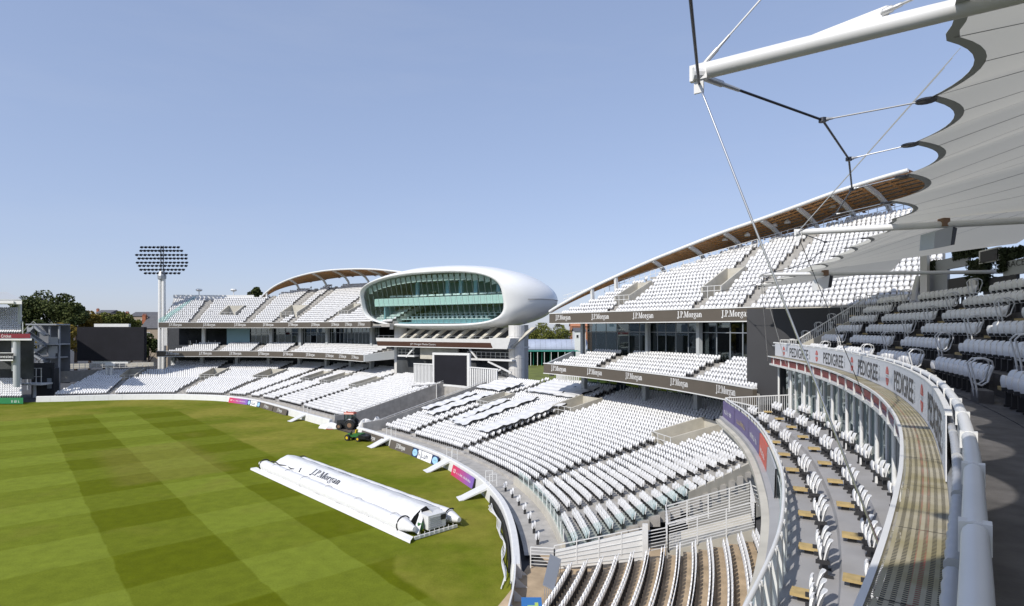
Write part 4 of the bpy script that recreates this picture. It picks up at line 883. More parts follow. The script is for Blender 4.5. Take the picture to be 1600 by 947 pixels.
NSEAT = near_seat(); mat('hoop_paint', (.62, .63, .64), .4); mat('pink_mark', (.60, .22, .20), .5)
def put_seat(p, rz, me=None):
    o = link('seat', me or NSEAT); o.location = p; o.rotation_euler = (0, 0, rz); o.parent = MS; o.matrix_parent_inverse = MS.matrix_basis.inverted(); return o
# lower terrace ---------------------------------------------------
ts, _ = tier(MS, M, -12.4-.35, .6, 15, .8, .145, lambda i: (mY(-12.75+.8*i, 21), mY(-12.75+.8*i, 32.2)), (), (), 'terrace_tan', zbase=.3, name='terrace_steps', pitch=.47)
keepT = [t for t in ts if YH+F*(CH-t[2]-.9)/t[1] < 962]
for t in keepT: put_seat((t[0], t[1], t[2]), t[3], seat_mesh)
strip(M, mY(-13, 18), mY(-13, 33.5), [(-15.0, .28), (-12.7, .28)], 'terrace_walkway', 'terrace_tan', MS, close=False)
b = MB(); b.poly([(3, 31.6, .29), (19, 29, .29), (19, 37.5, .29), (1.5, 36, .29)]); b.build('gangway_floor', 'terrace_tan', MS)
# boundary wall in front of the terrace: white boards with raking struts
for s in np.arange(sB(24.2), sE0-3.2, 1.55):
    b = MB(); e = s+1.5
    b.hexa([B.w(s, .1, 0), B.w(e, .1, 0), B.w(e, .2, 0), B.w(s, .2, 0)], [B.w(s, .25, 1.1), B.w(e, .25, 1.1), B.w(e, .33, 1.1), B.w(s, .33, 1.1)]); b.build('boundary_board', 'white_paint', MS)
    b = MB(); b.poly([B.w(s+.7, .3, .9), B.w(s+.7, .33, .3), B.w(s+.7, .95, .3)]); b.build('board_strut', 'white_paint', MS)
# divider between the two stands: gate, boarded wall, stair rails
def rails(a, c, z0a, z0c, h, n, name, par=MS, post=1.3, r=.03, m='white_paint'):
    a, c = Vector((a[0], a[1], 0)), Vector((c[0], c[1], 0)); L = (c-a).length; b = MB()
    for k in range(n):
        f = (k+1)/n; b.beam((a.x, a.y, z0a+h*f), (c.x, c.y, z0c+h*f), r*1.3 if k == n-1 else r, r*1.6 if k == n-1 else r)
    k = max(1, int(L/post))
    for i in range(k+1):
        p = a.lerp(c, i/k); z = z0a+(z0c-z0a)*i/k; b.beam((p.x, p.y, z-.05), (p.x, p.y, z+h), .06, .06)
    return b.build(name, m, par)
g0, g1, g2 = at(829, 514, 33.6), at(866, 514, 33.4), at(1006, 514, 33.2)
rails(g0, g1, .35, .35, 1.15, 6, 'white_gate', post=1.4)
b = MB(); b.hexa([(g1[0], g1[1], .3), (g2[0], g2[1], .9), (g2[0], g2[1]+.1, .9), (g1[0], g1[1]+.1, .3)], [(g1[0], g1[1], 1.35), (g2[0], g2[1], 2.6), (g2[0], g2[1]+.1, 2.6), (g1[0], g1[1]+.1, 1.35)]); b.build('boarded_wall', 'white_paint', MS)
b = MB()
for k in range(5): f = k/5; b.beam((g1[0], g1[1]-.02, .45+f*1.0), (g2[0], g2[1]-.02, 1.1+f*1.65), .02, .03)
b.build('board_joints', 'column_grey', MS)
rails(g1, g2, .4, 1.5, 1.25, 2, 'wall_rail', post=1.1)
b = MB(); p = at(1008, 514, 33.1); b.box((p[0], p[1], 1.9), (.3, .12, 2.2)); b.build('gate_post', 'white_paint', MS)
r0, r1 = at(1044, 514, 33.4), at(1180, 514, 33.6); q0, q1 = at(1040, 514, 36.0), at(1172, 514, 36.6)
rails(r0, r1, 1.35, 2.55, 1.55, 10, 'stair_rail', r=.036); rails(q0, q1, 1.7, 3.0, 1.4, 8, 'stair_rail', r=.036); rails(r0, q0, 1.35, 1.7, 1.5, 8, 'stair_rail', r=.036); rails(r1, q1, 2.55, 3.0, 1.5, 8, 'stair_rail', r=.036)
b = MB(); b.hexa([(r0[0], r0[1]+.05, .3), (r1[0], r1[1]+.05, .3), (q1[0], q1[1], .3), (q0[0], q0[1], .3)], [(r0[0], r0[1]+.05, 1.3), (r1[0], r1[1]+.05, 2.5), (q1[0], q1[1], 2.5), (q0[0], q0[1], 1.3)]); b.build('stair_flight', 'concrete_pale', MS)
h0 = at(1012, 514, 33.3); rails(h0, r0, 1.2, 1.4, 1.3, 7, 'stair_rail'); h1 = at(1212, 514, 35.5); rails(q1, h1, 3.0, 2.6, 1.3, 6, 'stair_rail')
# end wall of the neighbouring stand's lower tier, seen above the stair
b = MB()
for i in range(11, 24):
    s = sE0+.36*i*.8-.12; o = 3.5+i*.8; z = .55+i*.182; s2 = s+.29
    b.hexa([B.w(s, o, .2), B.w(s2, o+.8, .2), B.w(s2+.15, o+.8, .2), B.w(s+.15, o, .2)], [B.w(s, o, z+.45), B.w(s2, o+.8, z+.63), B.w(s2+.15, o+.8, z+.63), B.w(s+.15, o, z+.45)])
b.build('tier_end_wall', 'concrete_pale', RS)
b = MB()
for i in range(0, 11):
    s = sE0+.36*i*.8-.08; o = 3.5+i*.8; z = .55+i*.182; b.poly([B.w(s, o, z), B.w(s+.29, o+.8, z+.18), B.w(s+.29, o+.8, z+1.2), B.w(s, o, z+1.05)])
b.build('glass_balustrade', 'glass_clear', RS)
# low wall, glass and single seats on the flat beside the boundary
lw0, lw1 = sE0+.2, sE0+15.5
strip(B, lw0, lw1, [(3.2, .3), (3.2, 1.0), (3.42, 1.0), (3.42, .3)], 'low_wall', 'concrete_pale', RS, .8)
for s in np.arange(lw0, lw1-1, 1.3):
    b = MB(); b.poly([B.w(s+.04, 3.3, 1.0), B.w(s+1.26, 3.3, 1.0), B.w(s+1.26, 3.3, 1.75), B.w(s+.04, 3.3, 1.75)]); b.build('glass_panel', 'glass_clear', RS)
    b = MB(); b.beam(B.w(s, 3.3, 1.0), B.w(s, 3.3, 1.8), .05, .05); b.build('glass_post', 'white_paint', RS)
for k in range(7):
    o = link('seat', seat_mesh, RS); s = sE0+1.6+k*2.0; o.location = B.w(s, 1.55, .3); o.rotation_euler = (0, 0, B.rot(s)+.12)
# middle deck -----------------------------------------------------
oF = lambda s: float(np.interp(M.w(s, 0)[1], [6, 12, 20, 35], [-2.1, -2.25, -2.65, -3.35]))
ZD = 8.4
sD0, sD1 = mY(-2, 5.5), M.L-3.2
def dstrip(prof, name, m, s0=sD0, s1=sD1, close=True, step=.8, par=MS):
    q = np.linspace(s0, s1, int((s1-s0)/step)+2); b = MB(); rows = [[M.w(s, (oF(s)+o if rel else o), z) for o, z, rel in prof] for s in q]; b.grid(rows, close=close)
    if close: b.poly(rows[0]); b.poly(rows[-1][::-1])
    return b.build(name, m, par)
dstrip([(-.32, ZD-.30, 1), (-.32, ZD-.02, 1), (.05, ZD+.0, 1), (-1.05, ZD+0, 0), (-1.0, ZD+.16, 0), (-.05, ZD+.18, 0), (0, ZD+.34, 0), (1.6, ZD+.36, 0), (1.6, ZD-.5, 0), (-1, ZD-.6, 0)], 'middle_deck', 'deck_grey')
dstrip([(-.55, ZD-.42, 1), (-.55, ZD-.22, 1), (-.1, ZD-.18, 1), (-.1, ZD-.6, 1)], 'deck_ledge', 'concrete_pale')
dstrip([(-.12, ZD-1.0, 1), (-.12, ZD-.42, 1), (.2, ZD-.42, 1), (.2, ZD-1.0, 1)], 'deck_beam', 'concrete')
# deck front rail
b = MB(); q = np.arange(sD0, sD1, 1.0)
b.tube([M.w(s, oF(s)+.06, ZD+1.12) for s in q], .05, 8); b.build('deck_hand_rail', 'white_paint', MS, True)
piece('deck_mid_rail', lambda b: b.tube([M.w(s, oF(s)+.0, ZD+.75) for s in q], .03, 6), 'white_paint', MS)
piece('deck_glass', lambda b: b.grid([[M.w(s, oF(s)-.02, ZD+.08), M.w(s, oF(s)-.02, ZD+1.0)] for s in q]), 'glass_clear', MS)
pm = MB(); pm.hexa([(-.035, -.05, 0), (.035, -.05, 0), (.035, .10, 0), (-.035, .10, 0)], [(-.035, -.0, 1.15), (.035, -.0, 1.15), (.035, .08, 1.15), (-.035, .08, 1.15)]);  o = pm.build('t', 'white_paint'); post_me = o.data; bpy.data.objects.remove(o)
for s in q:
    for ds in (-.09, .09):
        o = link('rail_post', post_me); o.location = M.w(s+ds, oF(s)+.05, ZD); o.rotation_euler = (0, 0, M.rot(s)); o.parent = MS; o.matrix_parent_inverse = MS.matrix_basis.inverted()
# advert boards on the deck front, far end
def dboard(x0, x1, m, name='advert_board'):
    s0, s1 = x0, x1; q = np.linspace(s0, s1, 6); b = MB()
    b.grid([[M.w(s, oF(s)-.14, ZD-.12), M.w(s, oF(s)-.10, ZD+.98), M.w(s, oF(s)-.05, ZD+.98), M.w(s, oF(s)-.08, ZD-.12)] for s in q], close=True); return b.build(name, m, MS), s0, s1
sA, sZ = M.sx(1224, -2.75, 8), sD1; fb = sZ
for fr0, m, txt, tm in ((.20, 'purple', 'a'*9, 'print_white'), (.23, 'purple', 'a'*8, 'gold'), (.20, 'purple', 'a'*10, 'print_white'), (.17, 'red_orange', 'a'*6, 'print_white'), (.20, 'seat_grey', None, None)):
    fa = fb-fr0*(sZ-sA); ob, s0, s1 = dboard(fa+.04, fb-.04, m); fb = fa
    if txt:
        L = (s1-s0); sc_ = (s0+s1)/2; text_on(small_print(len(txt), .30, L*.62, len(txt)), lambda u, v: M.w(sc_-u, oF(sc_-u)-.155, ZD+.28+v), 'board_lettering', tm, ob)
# deck seats in threes with timber foot boards
groups = []
for o_, zf, ph in ((-1.78, ZD, 0.0), (-.62, ZD+.17, .9), (.35, ZD+.35, 1.6)):
    for s in np.arange(sD0+1+ph, sD1-1.2, 3.0):
        if o_ < -1 and oF(s) > -2.1: pass
        for k in range(3): put_seat(M.w(s+k*.5, o_-.05*k+(oF(s)+2.6 if o_ < -1 else 0)*.6, zf), M.rot(s+k*.5)+.0)
        p = M.w(s+1.45, o_-.12+(oF(s)+2.6 if o_ < -1 else 0)*.6, zf+.16)
        if o_ < .3:
            b = MB(); b.box(p, (.34, .46, .07), M.rot(s)); b.box((p[0], p[1], p[2]-.1), (.1, .2, .16), M.rot(s), 1); b.build('foot_board', ['yellow_wood', 'seat_frame'], MS)
# glazed boxes behind the deck, under the gutter walkway
sg0, sg1 = sD0, M.L-.6
for s in np.arange(sg0, sg1-1, 1.45):
    b = MB(); b.poly([M.w(s+.05, .95, ZD+.36), M.w(s+1.4, .95, ZD+.36), M.w(s+1.4, .95, 11.45), M.w(s+.05, .95, 11.45)]); b.build('window_pane', 'glass_room', MS)
    b = MB(); b.beam(M.w(s, .9, ZD+.3), M.w(s, .9, 11.5), .07, .1); b.build('mullion', 'white_paint', MS)
for s in np.arange(sg1, sg0, -2.9): piece('canopy_post', lambda b: b.tube([M.w(s, .55, ZD+.3), M.w(s, .55, 11.6)], .07, 8), 'white_paint', MS, True)
strip(M, sg0, sg1, [(5.5, ZD+.3), (5.5, 11.6)], 'room_back_wall', 'interior_light', MS, close=False); strip(M, sg0, sg1, [(1.6, ZD+.36), (5.5, ZD+.36)], 'room_floor', 'deck_grey', MS, close=False)
strip(M, sg0, sg1, [(.9, 11.5), (5.6, 11.5), (5.6, 11.75), (.9, 11.75)], 'room_ceiling', 'interior_light', MS)
b = MB()
for s in np.arange(sg0, sg1, 2.9): b.hexa([M.w(s, 1.2, ZD+.36), M.w(s+.08, 1.2, ZD+.36), M.w(s+.08, 5.4, ZD+.36), M.w(s, 5.4, ZD+.36)], [M.w(s, 1.2, 11.5), M.w(s+.08, 1.2, 11.5), M.w(s+.08, 5.4, 11.5), M.w(s, 5.4, 11.5)])
b.build('box_partitions', 'white_paint', MS)
# gutter walkway of perforated planks --------------------------------
def perforated():
    m = bpy.data.materials.new('perforated'); m.use_nodes = True; t = m.node_tree; N = t.nodes; L = t.links; b = N['Principled BSDF']; b.inputs['Roughness'].default_value = .75
    uv = N.new('ShaderNodeUVMap'); mp = N.new('ShaderNodeSeparateXYZ'); L.new(uv.outputs[0], mp.inputs[0])
    def mth(op, a, c=None):
        n = N.new('ShaderNodeMath'); n.operation = op
        for i, q_ in enumerate((a, c)):
            if q_ is None: continue
            if isinstance(q_, (int, float)): n.inputs[i].default_value = q_
            else: L.new(q_, n.inputs[i])
        return n.outputs[0]
    # v across (metres), u along (metres): slots 22 x 11 mm in rows
    fv = mth('FRACT', mth('MULTIPLY', mp.outputs[1], 15.5)); fu = mth('FRACT', mth('MULTIPLY', mp.outputs[0], 26))
    hole = mth('MULTIPLY', mth('MULTIPLY', mth('GREATER_THAN', fv, .28), mth('LESS_THAN', fv, .80)), mth('MULTIPLY', mth('GREATER_THAN', fu, .25), mth('LESS_THAN', fu, .75)))
    tc = N.new('ShaderNodeTexCoord'); n1 = N.new('ShaderNodeTexNoise'); n1.inputs['Scale'].default_value = 1.6; n1.inputs['Detail'].default_value = 6; L.new(tc.outputs['Object'], n1.inputs['Vector'])
    r = N.new('ShaderNodeValToRGB'); r.color_ramp.elements[0].color = (.30, .26, .14, 1); r.color_ramp.elements[1].color = (.46, .42, .33, 1); r.color_ramp.elements[0].position = .35; r.color_ramp.elements[1].position = .7; L.new(n1.outputs[0], r.inputs[0]); L.new(r.outputs[0], b.inputs['Base Color'])
    tr = N.new('ShaderNodeBsdfTransparent'); mx = N.new('ShaderNodeMixShader'); L.new(hole, mx.inputs[0]); L.new(b.outputs[0], mx.inputs[1]); L.new(tr.outputs[0], mx.inputs[2]); L.new(mx.outputs[0], N['Material Output'].inputs[0])
    MATS['perforated'] = m
perforated()
def uvgrid(name, cv, s0, s1, o0, o1, z, n, m, root):
    q = np.linspace(s0, s1, n+1); me = bpy.data.meshes.new(name); v = [cv.w(s, o, z) for s in q for o in (o0, o1)]; f = [(2*i, 2*i+1, 2*i+3, 2*i+2) for i in range(n)]
    me.from_pydata(v, [], f); uv = me.uv_layers.new(name='UVMap'); me.materials.append(MATS[m])
    for p in me.polygons:
        for li in p.loop_indices: vi = me.loops[li].vertex_index; uv.data[li].uv = (q[vi//2], o0 if vi % 2 == 0 else o1)
    return link(name, me, root)
ZG = 12.15; sW0 = mY(0, 1.2)
k = sW0
while k < M.L-.1:
    e = min(k+1.83, M.L); uvgrid('walkway_plank', M, k+.008, e-.008, 0.015, .47, ZG, 4, 'perforated', MS); k = e
strip(M, sW0, M.L, [(-.03, ZG-.06), (-.03, ZG+.012), (.02, ZG+.012), (.02, ZG-.06)], 'walkway_edge', 'white_paint', MS, .5)
strip(M, sW0, M.L, [(.05, ZG-.14), (.47, ZG-.14)], 'gutter_tray', 'black', MS, .5, close=False)
strip(M, sW0, M.L, [(.22, ZG-.50), (.22, ZG-.12), (.3, ZG-.12), (.3, ZG-.50)], 'red_fascia', 'red_panel', MS, .5)
strip(M, sW0, M.L, [(.08, ZG-.62), (.08, ZG-.5), (1.0, ZG-.5), (1.0, ZG-.72)], 'soffit_lip', 'white_paint', MS, .5)
for s in np.arange(sW0, M.L, 1.83): piece('fascia_bracket', lambda b: b.beam(M.w(s, .06, ZG-.55), M.w(s, .06, ZG-.05), .05, .06), 'white_paint', MS)
strip(M, sW0, M.L, [(.47, ZG-.5), (.47, ZG+.10), (.53, ZG+.10), (.53, ZG-.5)], 'kerb_plate', 'grey_steel', MS, .5)
# upper walkway and seat rows
NRW = 6; UO, UZ, UT_, UR = 1.95, ZG+.04, .86, .60
strip(M, sW0-2, M.L, [(.53, ZG-.3), (.53, ZG+.02), (UO, ZG+.02), (UO, ZG-.3)], 'upper_walkway', 'floor_dark', MS, .6)
a1 = M.sx(1545, UO+.3, 3); aisM = [(a1+j*7.0, 1.0) for j in range(0, 6)]
us, _ = tier(MS, M, UO, UZ, NRW, UT_, UR, lambda i: (sW0-1, M.L-.25), aisM, (), 'floor_dark', pitch=.5, zbase=ZG, name='upper_steps', seatoff=.2)
for t in us:
    if t[1] > 1.5 and 800+F*t[0]/t[1] < 1660 and t[0] > 0: put_seat(t[:3], t[3])
b = MB()
for x, w in aisM:
    for i in range(NRW):
        p = M.w(x, UO+i*UT_-.14, UZ+i*UR+.0); bb = MB(); bb.box((p[0], p[1], p[2]-.28), (.95, .3, .05), M.rot(x), 1); q = M.w(x, UO+i*UT_-.27, UZ+i*UR-.27); bb.box(q, (.95, .05, .09), M.rot(x)); bb.build('aisle_step', ['yellow_wood', 'floor_dark'], MS)
        if M.w(x, UO+i*UT_)[0] < 0: continue
        for sd in (-.24, .12):
            hb = MB(); L = lambda du, do, z: M.w(x+sd+du, UO+i*UT_+do, UZ+i*UR+z)
            hb.tube([L(.0, .05, 0), L(.0, -.02, .45), L(.0, -.12, .95), L(.0, -.02, 1.07), L(.0, .16, 1.09), L(.0, .30, 1.02), L(.0, .33, .88), L(.0, .22, .52), L(.0, .10, .42), L(0, .0, .46)], .024, 7); hb.build('hoop_rail', 'hoop_paint', MS, True)
# front rail: sleeved tube on plates with a wrapped cable beside it
ZR = 13.03
rs = np.arange(sW0-.6, M.L, 1.55)
for s in rs:
    e = s+1.5; piece('rail_tube', lambda b: b.tube([M.w(s+f*1.5, .60, ZR) for f in (0, .35, .7, 1)], .054, 12), 'white_paint', MS, True)
    b = MB(); P = M.w(s+.03, .60); b.box((P[0], P[1], ZR-.03), (.08, .13, .15), M.rot(s)); P = M.w(s, .58); b.box((P[0], P[1], (ZR+ZG)/2-.05), (.02, .05, ZR-ZG), M.rot(s), 1); b.build('rail_bracket', ['white_paint', 'grey_steel'], MS)
    P = [M.w(s+.05+f*1.42,   .515, ZR-.2) for f in np.linspace(0, 1, 25)]; piece('wrapped_cable', lambda b: b.tube(P, [.036 if j % 3 else .042 for j in range(25)], 9), 'seat_grey', MS, True)
strip(M, sW0-1, M.L, [(.64, ZG), (.64, ZR-.16), (.655, ZR-.16), (.655, ZG)], 'rail_backing', 'seat_grey', MS, .5)
# printed banner on the rail
sb0, sb1 = mY(.455, 7.0), M.L
ban = strip(M, sb0, sb1, [(.455, ZG+.03), (.455, ZR-.06), (.468, ZR-.06), (.468, ZG+.03)], 'printed_banner', 'banner_white', MS, .4)
strip(M, sb0, sb1, [(.45, ZR-.06), (.45, ZR-.03), (.52, ZR-.03), (.52, ZR-.06)], 'banner_rail', 'white_paint', MS, .4)
H_ = ZR-.1-ZG-.05; em = [1224.5, 1276, 1331.5, 1386.5, 1441]
es = [M.sx(x, .455, 3) for x in em]; es.append(es[-1]-(es[-2]-es[-1])); 
for j in range(len(em)+0):
    s = es[j]; L = es[j]-es[j+1] if j+1 < len(es) else 6
    W2 = lambda u, v: M.w(s-u, .448, ZG+.05+v)
    eq = [[(.27*math.cos(a)*1.0, H_*.5+.40*H_*math.sin(a)) for a in np.linspace(R(12), R(168), 14)], [(.27*math.cos(a), H_*.5+.40*H_*math.sin(a)) for a in np.linspace(R(192), R(348), 14)]]
    text_on(eq, W2, 'banner_emblem', 'print_red', ban)
    text_on([[(-.10, H_*.62), (.10, H_*.62), (.08, H_*.80), (-.08, H_*.80)], [(-.09, H_*.2), (.09, H_*.2), (.12, H_*.36), (-.12, H_*.36)]], lambda u, v: M.w(s-u, .445, ZG+.05+v), 'emblem_mark', 'pink_mark', ban)
    text_on([[(-.2, H_*.47), (.2, H_*.47), (.2, H_*.53), (-.2, H_*.53)]], W2, 'emblem_band', 'seat_grey', ban)
    if s-L*.85 > sb0-2:
        text_on([[(u+L*.47, v) for u, v in p] for p in sans_text('PEDIGREE', H_*.78, L*.56, .015)], lambda u, v: M.w(s-u, .448, ZG+.05+H_*.08+v), 'banner_lettering', 'print_black', ban)
        text_on([[(L*.80-v, u) for u, v in p] for p in small_print(11, .15, H_*.66, 5)], lambda u, v: M.w(s-u, .448, ZG+.05+H_*.5+v), 'banner_small_print', 'print_black', ban)
# railings at the far end of the levels
def side_rail(o0, o1, zf0, zf1, h, s=M.L-.05, n=None, name='end_railing', lo=0):
    b = MB(); n = n or int((o1-o0)/.125)
    for i in range(n+1):
        f = i/n; p = M.w(s, o0+(o1-o0)*f); z = zf0+(zf1-zf0)*f; b.beam((p[0], p[1], z+lo), (p[0], p[1], z+h), .045 if i % 8 == 0 else .022, .03)
    A, C = M.w(s, o0), M.w(s, o1); b.beam((A[0], A[1], zf0+h), (C[0], C[1], zf1+h), .07, .06); b.beam((A[0], A[1], zf0+.12), (C[0], C[1], zf1+.12), .04, .04); b.build(name, 'white_paint', MS)
side_rail(.8, 1.9, ZG+.05, ZG+.05, 1.05); side_rail(1.9, 6.0, ZG+.05, ZG+2.75, 1.1)
piece('end_upstand', lambda b: b.hexa([M.w(M.L+.02, .8, ZG-.3), M.w(M.L-.12, .8, ZG-.3), M.w(M.L-.12, 7, ZG-.3), M.w(M.L+.02, 7, ZG-.3)], [M.w(M.L+.02, .8, ZG+.1), M.w(M.L-.12, .8, ZG+.1), M.w(M.L-.12, 7, ZG+3.4), M.w(M.L+.02, 7, ZG+3.4)]), 'concrete_pale', MS)
side_rail(6.2, 9.0, ZG+2.9, ZG+2.9, 1.2); side_rail(-3.3, .9, ZD, ZD+.3, 1.15, s=sD1+.05)
piece('deck_end_wall', lambda b: b.hexa([M.w(M.L, .75, ZD), M.w(M.L-.1, .75, ZD), M.w(M.L-.1, 7, ZD), M.w(M.L, 7, ZD)], [M.w(M.L, .75, ZG), M.w(M.L-.1, .75, ZG), M.w(M.L-.1, 7, ZG), M.w(M.L, 7, ZG)]), 'slate_wall', MS)
# concourse behind the top row: bar fronts, hedges, screen, sign
OC = UO+NRW*UT_; ZC = UZ+(NRW-1)*UR
strip(M, sW0, M.L, [(OC, ZC-.5), (OC, ZC+.05), (OC+7, ZC+.05), (OC+7, ZC-.5)], 'rear_concourse', 'floor_dark', MS)
def wallseg(x0, x1, o, z0, z1, m, name, th=.15):
    s1, s0 = M.sx(x0, o, 3), M.sx(x1, o, 3); return strip(M, s0, s1, [(o, z0), (o, z1), (o+th, z1), (o+th, z0)], name, m, MS, .6)
def zpx(x, y, o): s = M.sx(x, o, 3); return CH+(YH-y)/F*M.w(s, o)[1]
OB = OC+2.2
for x0, x1, y0, y1, m, nm in ((1386, 1408, 466, 434, 'white_paint', 'white_partition'), (1408, 1419, 466, 434, 'interior_light', 'white_partition'), (1420, 1441, 466, 431, 'slate_wall', 'wall_panel'), (1449, 1480, 466, 422, 'grey_steel', 'wall_panel'), (1449, 1512, 421, 404, 'grey_steel', 'wall_panel'), (1481, 1511, 462, 434, 'black', 'bar_opening'), (1537, 1588, 458, 432, 'slate_wall', 'bar_opening'), (1568, 1640, 426, 402, 'column_grey', 'sign_panel')):
    wallseg(x0, x1, OB, zpx((x0+x1)/2, y0, OB), zpx((x0+x1)/2, y1, OB), m, nm)
sgx = M.sx(1588, OB-.05, 3); text_on(sans_text('TERRACE BAR', .3, 3.6), lambda u, v: M.w(sgx-u, OB-.03, zpx(1588, 416, OB)+v), 'sign_lettering', 'print_black', MS)
wallseg(1529, 1561, OB-.2, zpx(1545, 410, OB-.2), zpx(1545, 389, OB-.2), 'white_paint', 'screen_frame'); wallseg(1531, 1559, OB-.25, zpx(1545, 408.5, OB-.25), zpx(1545, 391, OB-.25), 'black', 'wall_screen', .04)
wallseg(1514, 1525, OB-.3, zpx(1520, 454, OB-.3), zpx(1520, 435, OB-.3), 'white_paint', 'notice')
def hedge(x0, x1, y0, y1, o, n=1500):
    s1, s0 = M.sx(x0, o, 3), M.sx(x1, o, 3); za, zb = zpx((x0+x1)/2, y1, o), zpx((x0+x1)/2, y0, o); g = np.random.default_rng(int(x0)); u = g.uniform(s0, s1, n); p, nn, _ = M.pn(u); oo = g.uniform(o, o+.5, n)
    pos = np.concatenate([p+nn*oo[:, None], g.uniform(za, zb, n)[:, None]], 1); e1_ = g.normal(size=(n, 3))*.05; e2_ = g.normal(size=(n, 3))*.05
    me = npmesh('hedge', np.stack([pos-e1_, pos+e2_, pos+e1_, pos-e2_], 1).reshape(-1, 3), [(0, 1, 2, 3)], [0], n, 4, ('hedge',)); tag(link('hedge', me, MS), kind='stuff')
hedge(1488, 1526, 386, 403, OB-.1, 2600); hedge(1508, 1538, 406, 456, OB-.2, 2800); hedge(1449, 1460, 408, 424, OB-.1, 600); hedge(1556, 1568, 388, 424, OB-.2, 1200); hedge(1562, 1600, 388, 402, OB, 1500)
piece('white_pipe', lambda b: b.tube([M.w(M.sx(1372, OB, 3), OB, zpx(1372, 432, OB)), M.w(M.sx(1378, OB, 3), OB-.2, zpx(1378, 450, OB)), M.w(M.sx(1386, OB, 3), OB-.3, zpx(1386, 470, OB))], .2, 10), 'white_paint', MS, True)
wallseg(1438, 1448, OB-.4, zpx(1443, 466, OB), zpx(1443, 400, OB), 'cable_light', 'mast')
# fabric roof -----------------------------------------------------
ZB = CH+3.1
def fabric():
    m = bpy.data.materials.new('fabric'); m.use_nodes = True; t = m.node_tree; t.nodes.clear(); o = t.nodes.new('ShaderNodeOutputMaterial'); mx = t.nodes.new('ShaderNodeMixShader'); mx.inputs[0].default_value = .32
    d = t.nodes.new('ShaderNodeBsdfDiffuse'); d.inputs[0].default_value = (.56, .55, .49, 1); tr = t.nodes.new('ShaderNodeBsdfTranslucent'); tr.inputs[0].default_value = (.8, .78, .70, 1)
    t.links.new(d.outputs[0], mx.inputs[1]); t.links.new(tr.outputs[0], mx.inputs[2]); t.links.new(mx.outputs[0], o.inputs[0]); MATS['fabric'] = m
fabric()
sT = [M.sx(1403, 0, 3, 16)]; sT = [mY(0, 6.2), mY(0, 18.0), mY(0, 33.0)]; sT = [sT[0]-13.4] + sT + [sT[2]+14.5]
OT = [-2.07, -2.07, -2.0, -2.0, -2.0]
roofE = empty('canopy_roof', M.w(sT[2], 5, 12)); roofE.parent = MS; roofE.matrix_parent_inverse = MS.matrix_basis.inverted()
for i in (1, 2, 3):
    z = ZB+(.14 if i == 1 else 0)
    b = MB(); b.tube([M.w(sT[i], OT[i]+.12, z), M.w(sT[i], 3, z-.05), M.w(sT[i], 10, z-.1)], .10, 16); b.build('boom', 'white_paint', roofE, True)
    b = MB(); T = Vector(M.w(sT[i], OT[i], z)); b.box(T, (.07, .22, .2), M.rot(sT[i])); b.box(T-Vector((0, 0, .16)), (.03, .12, .2), M.rot(sT[i])); b.tube([T+Vector((-.08, 0, -.02)), T+Vector((.08, 0, -.02))], .085, 12); b.build('boom_end', 'white_paint', roofE)
    if i == 1:
        a_, c_ = Vector(M.w(sT[i], OT[i]+1.45, z+.12)), Vector(M.w(sT[i], OT[i]+2.0, z+.14)); piece('boom_fin', lambda b: b.hexa([a_-Vector((.3, -.22, .06)), c_-Vector((0, 0, .1)), c_-Vector((-.03, 0, .1)), a_-Vector((.27, -.22, .06))], [a_-Vector((.3, -.22, .05)), c_+Vector((0, 0, .06)), c_+Vector((.03, 0, .06)), a_-Vector((.27, -.22, .05))]), 'white_paint', roofE)
def cable(a, c, r, m='dark_steel', name='cable', fit=0.0):
    a, c = Vector(a), Vector(c); o = piece(name, lambda b: b.tube([a, c], r, 8), m, roofE, True)
    if fit:
        d = (c-a).normalized(); L = (c-a).length
        piece('cable_socket', lambda b: b.tube([a+d*.02, a+d*fit*.55, a+d*fit*.6, a+d*fit], [r*2.4, r*2.4, r*1.6, r*1.4], 10), 'cable_light', roofE, True)
NOFF = [-.98, -.80, -.80, -1.1]; POFF = [.28, .12, .10, .02]
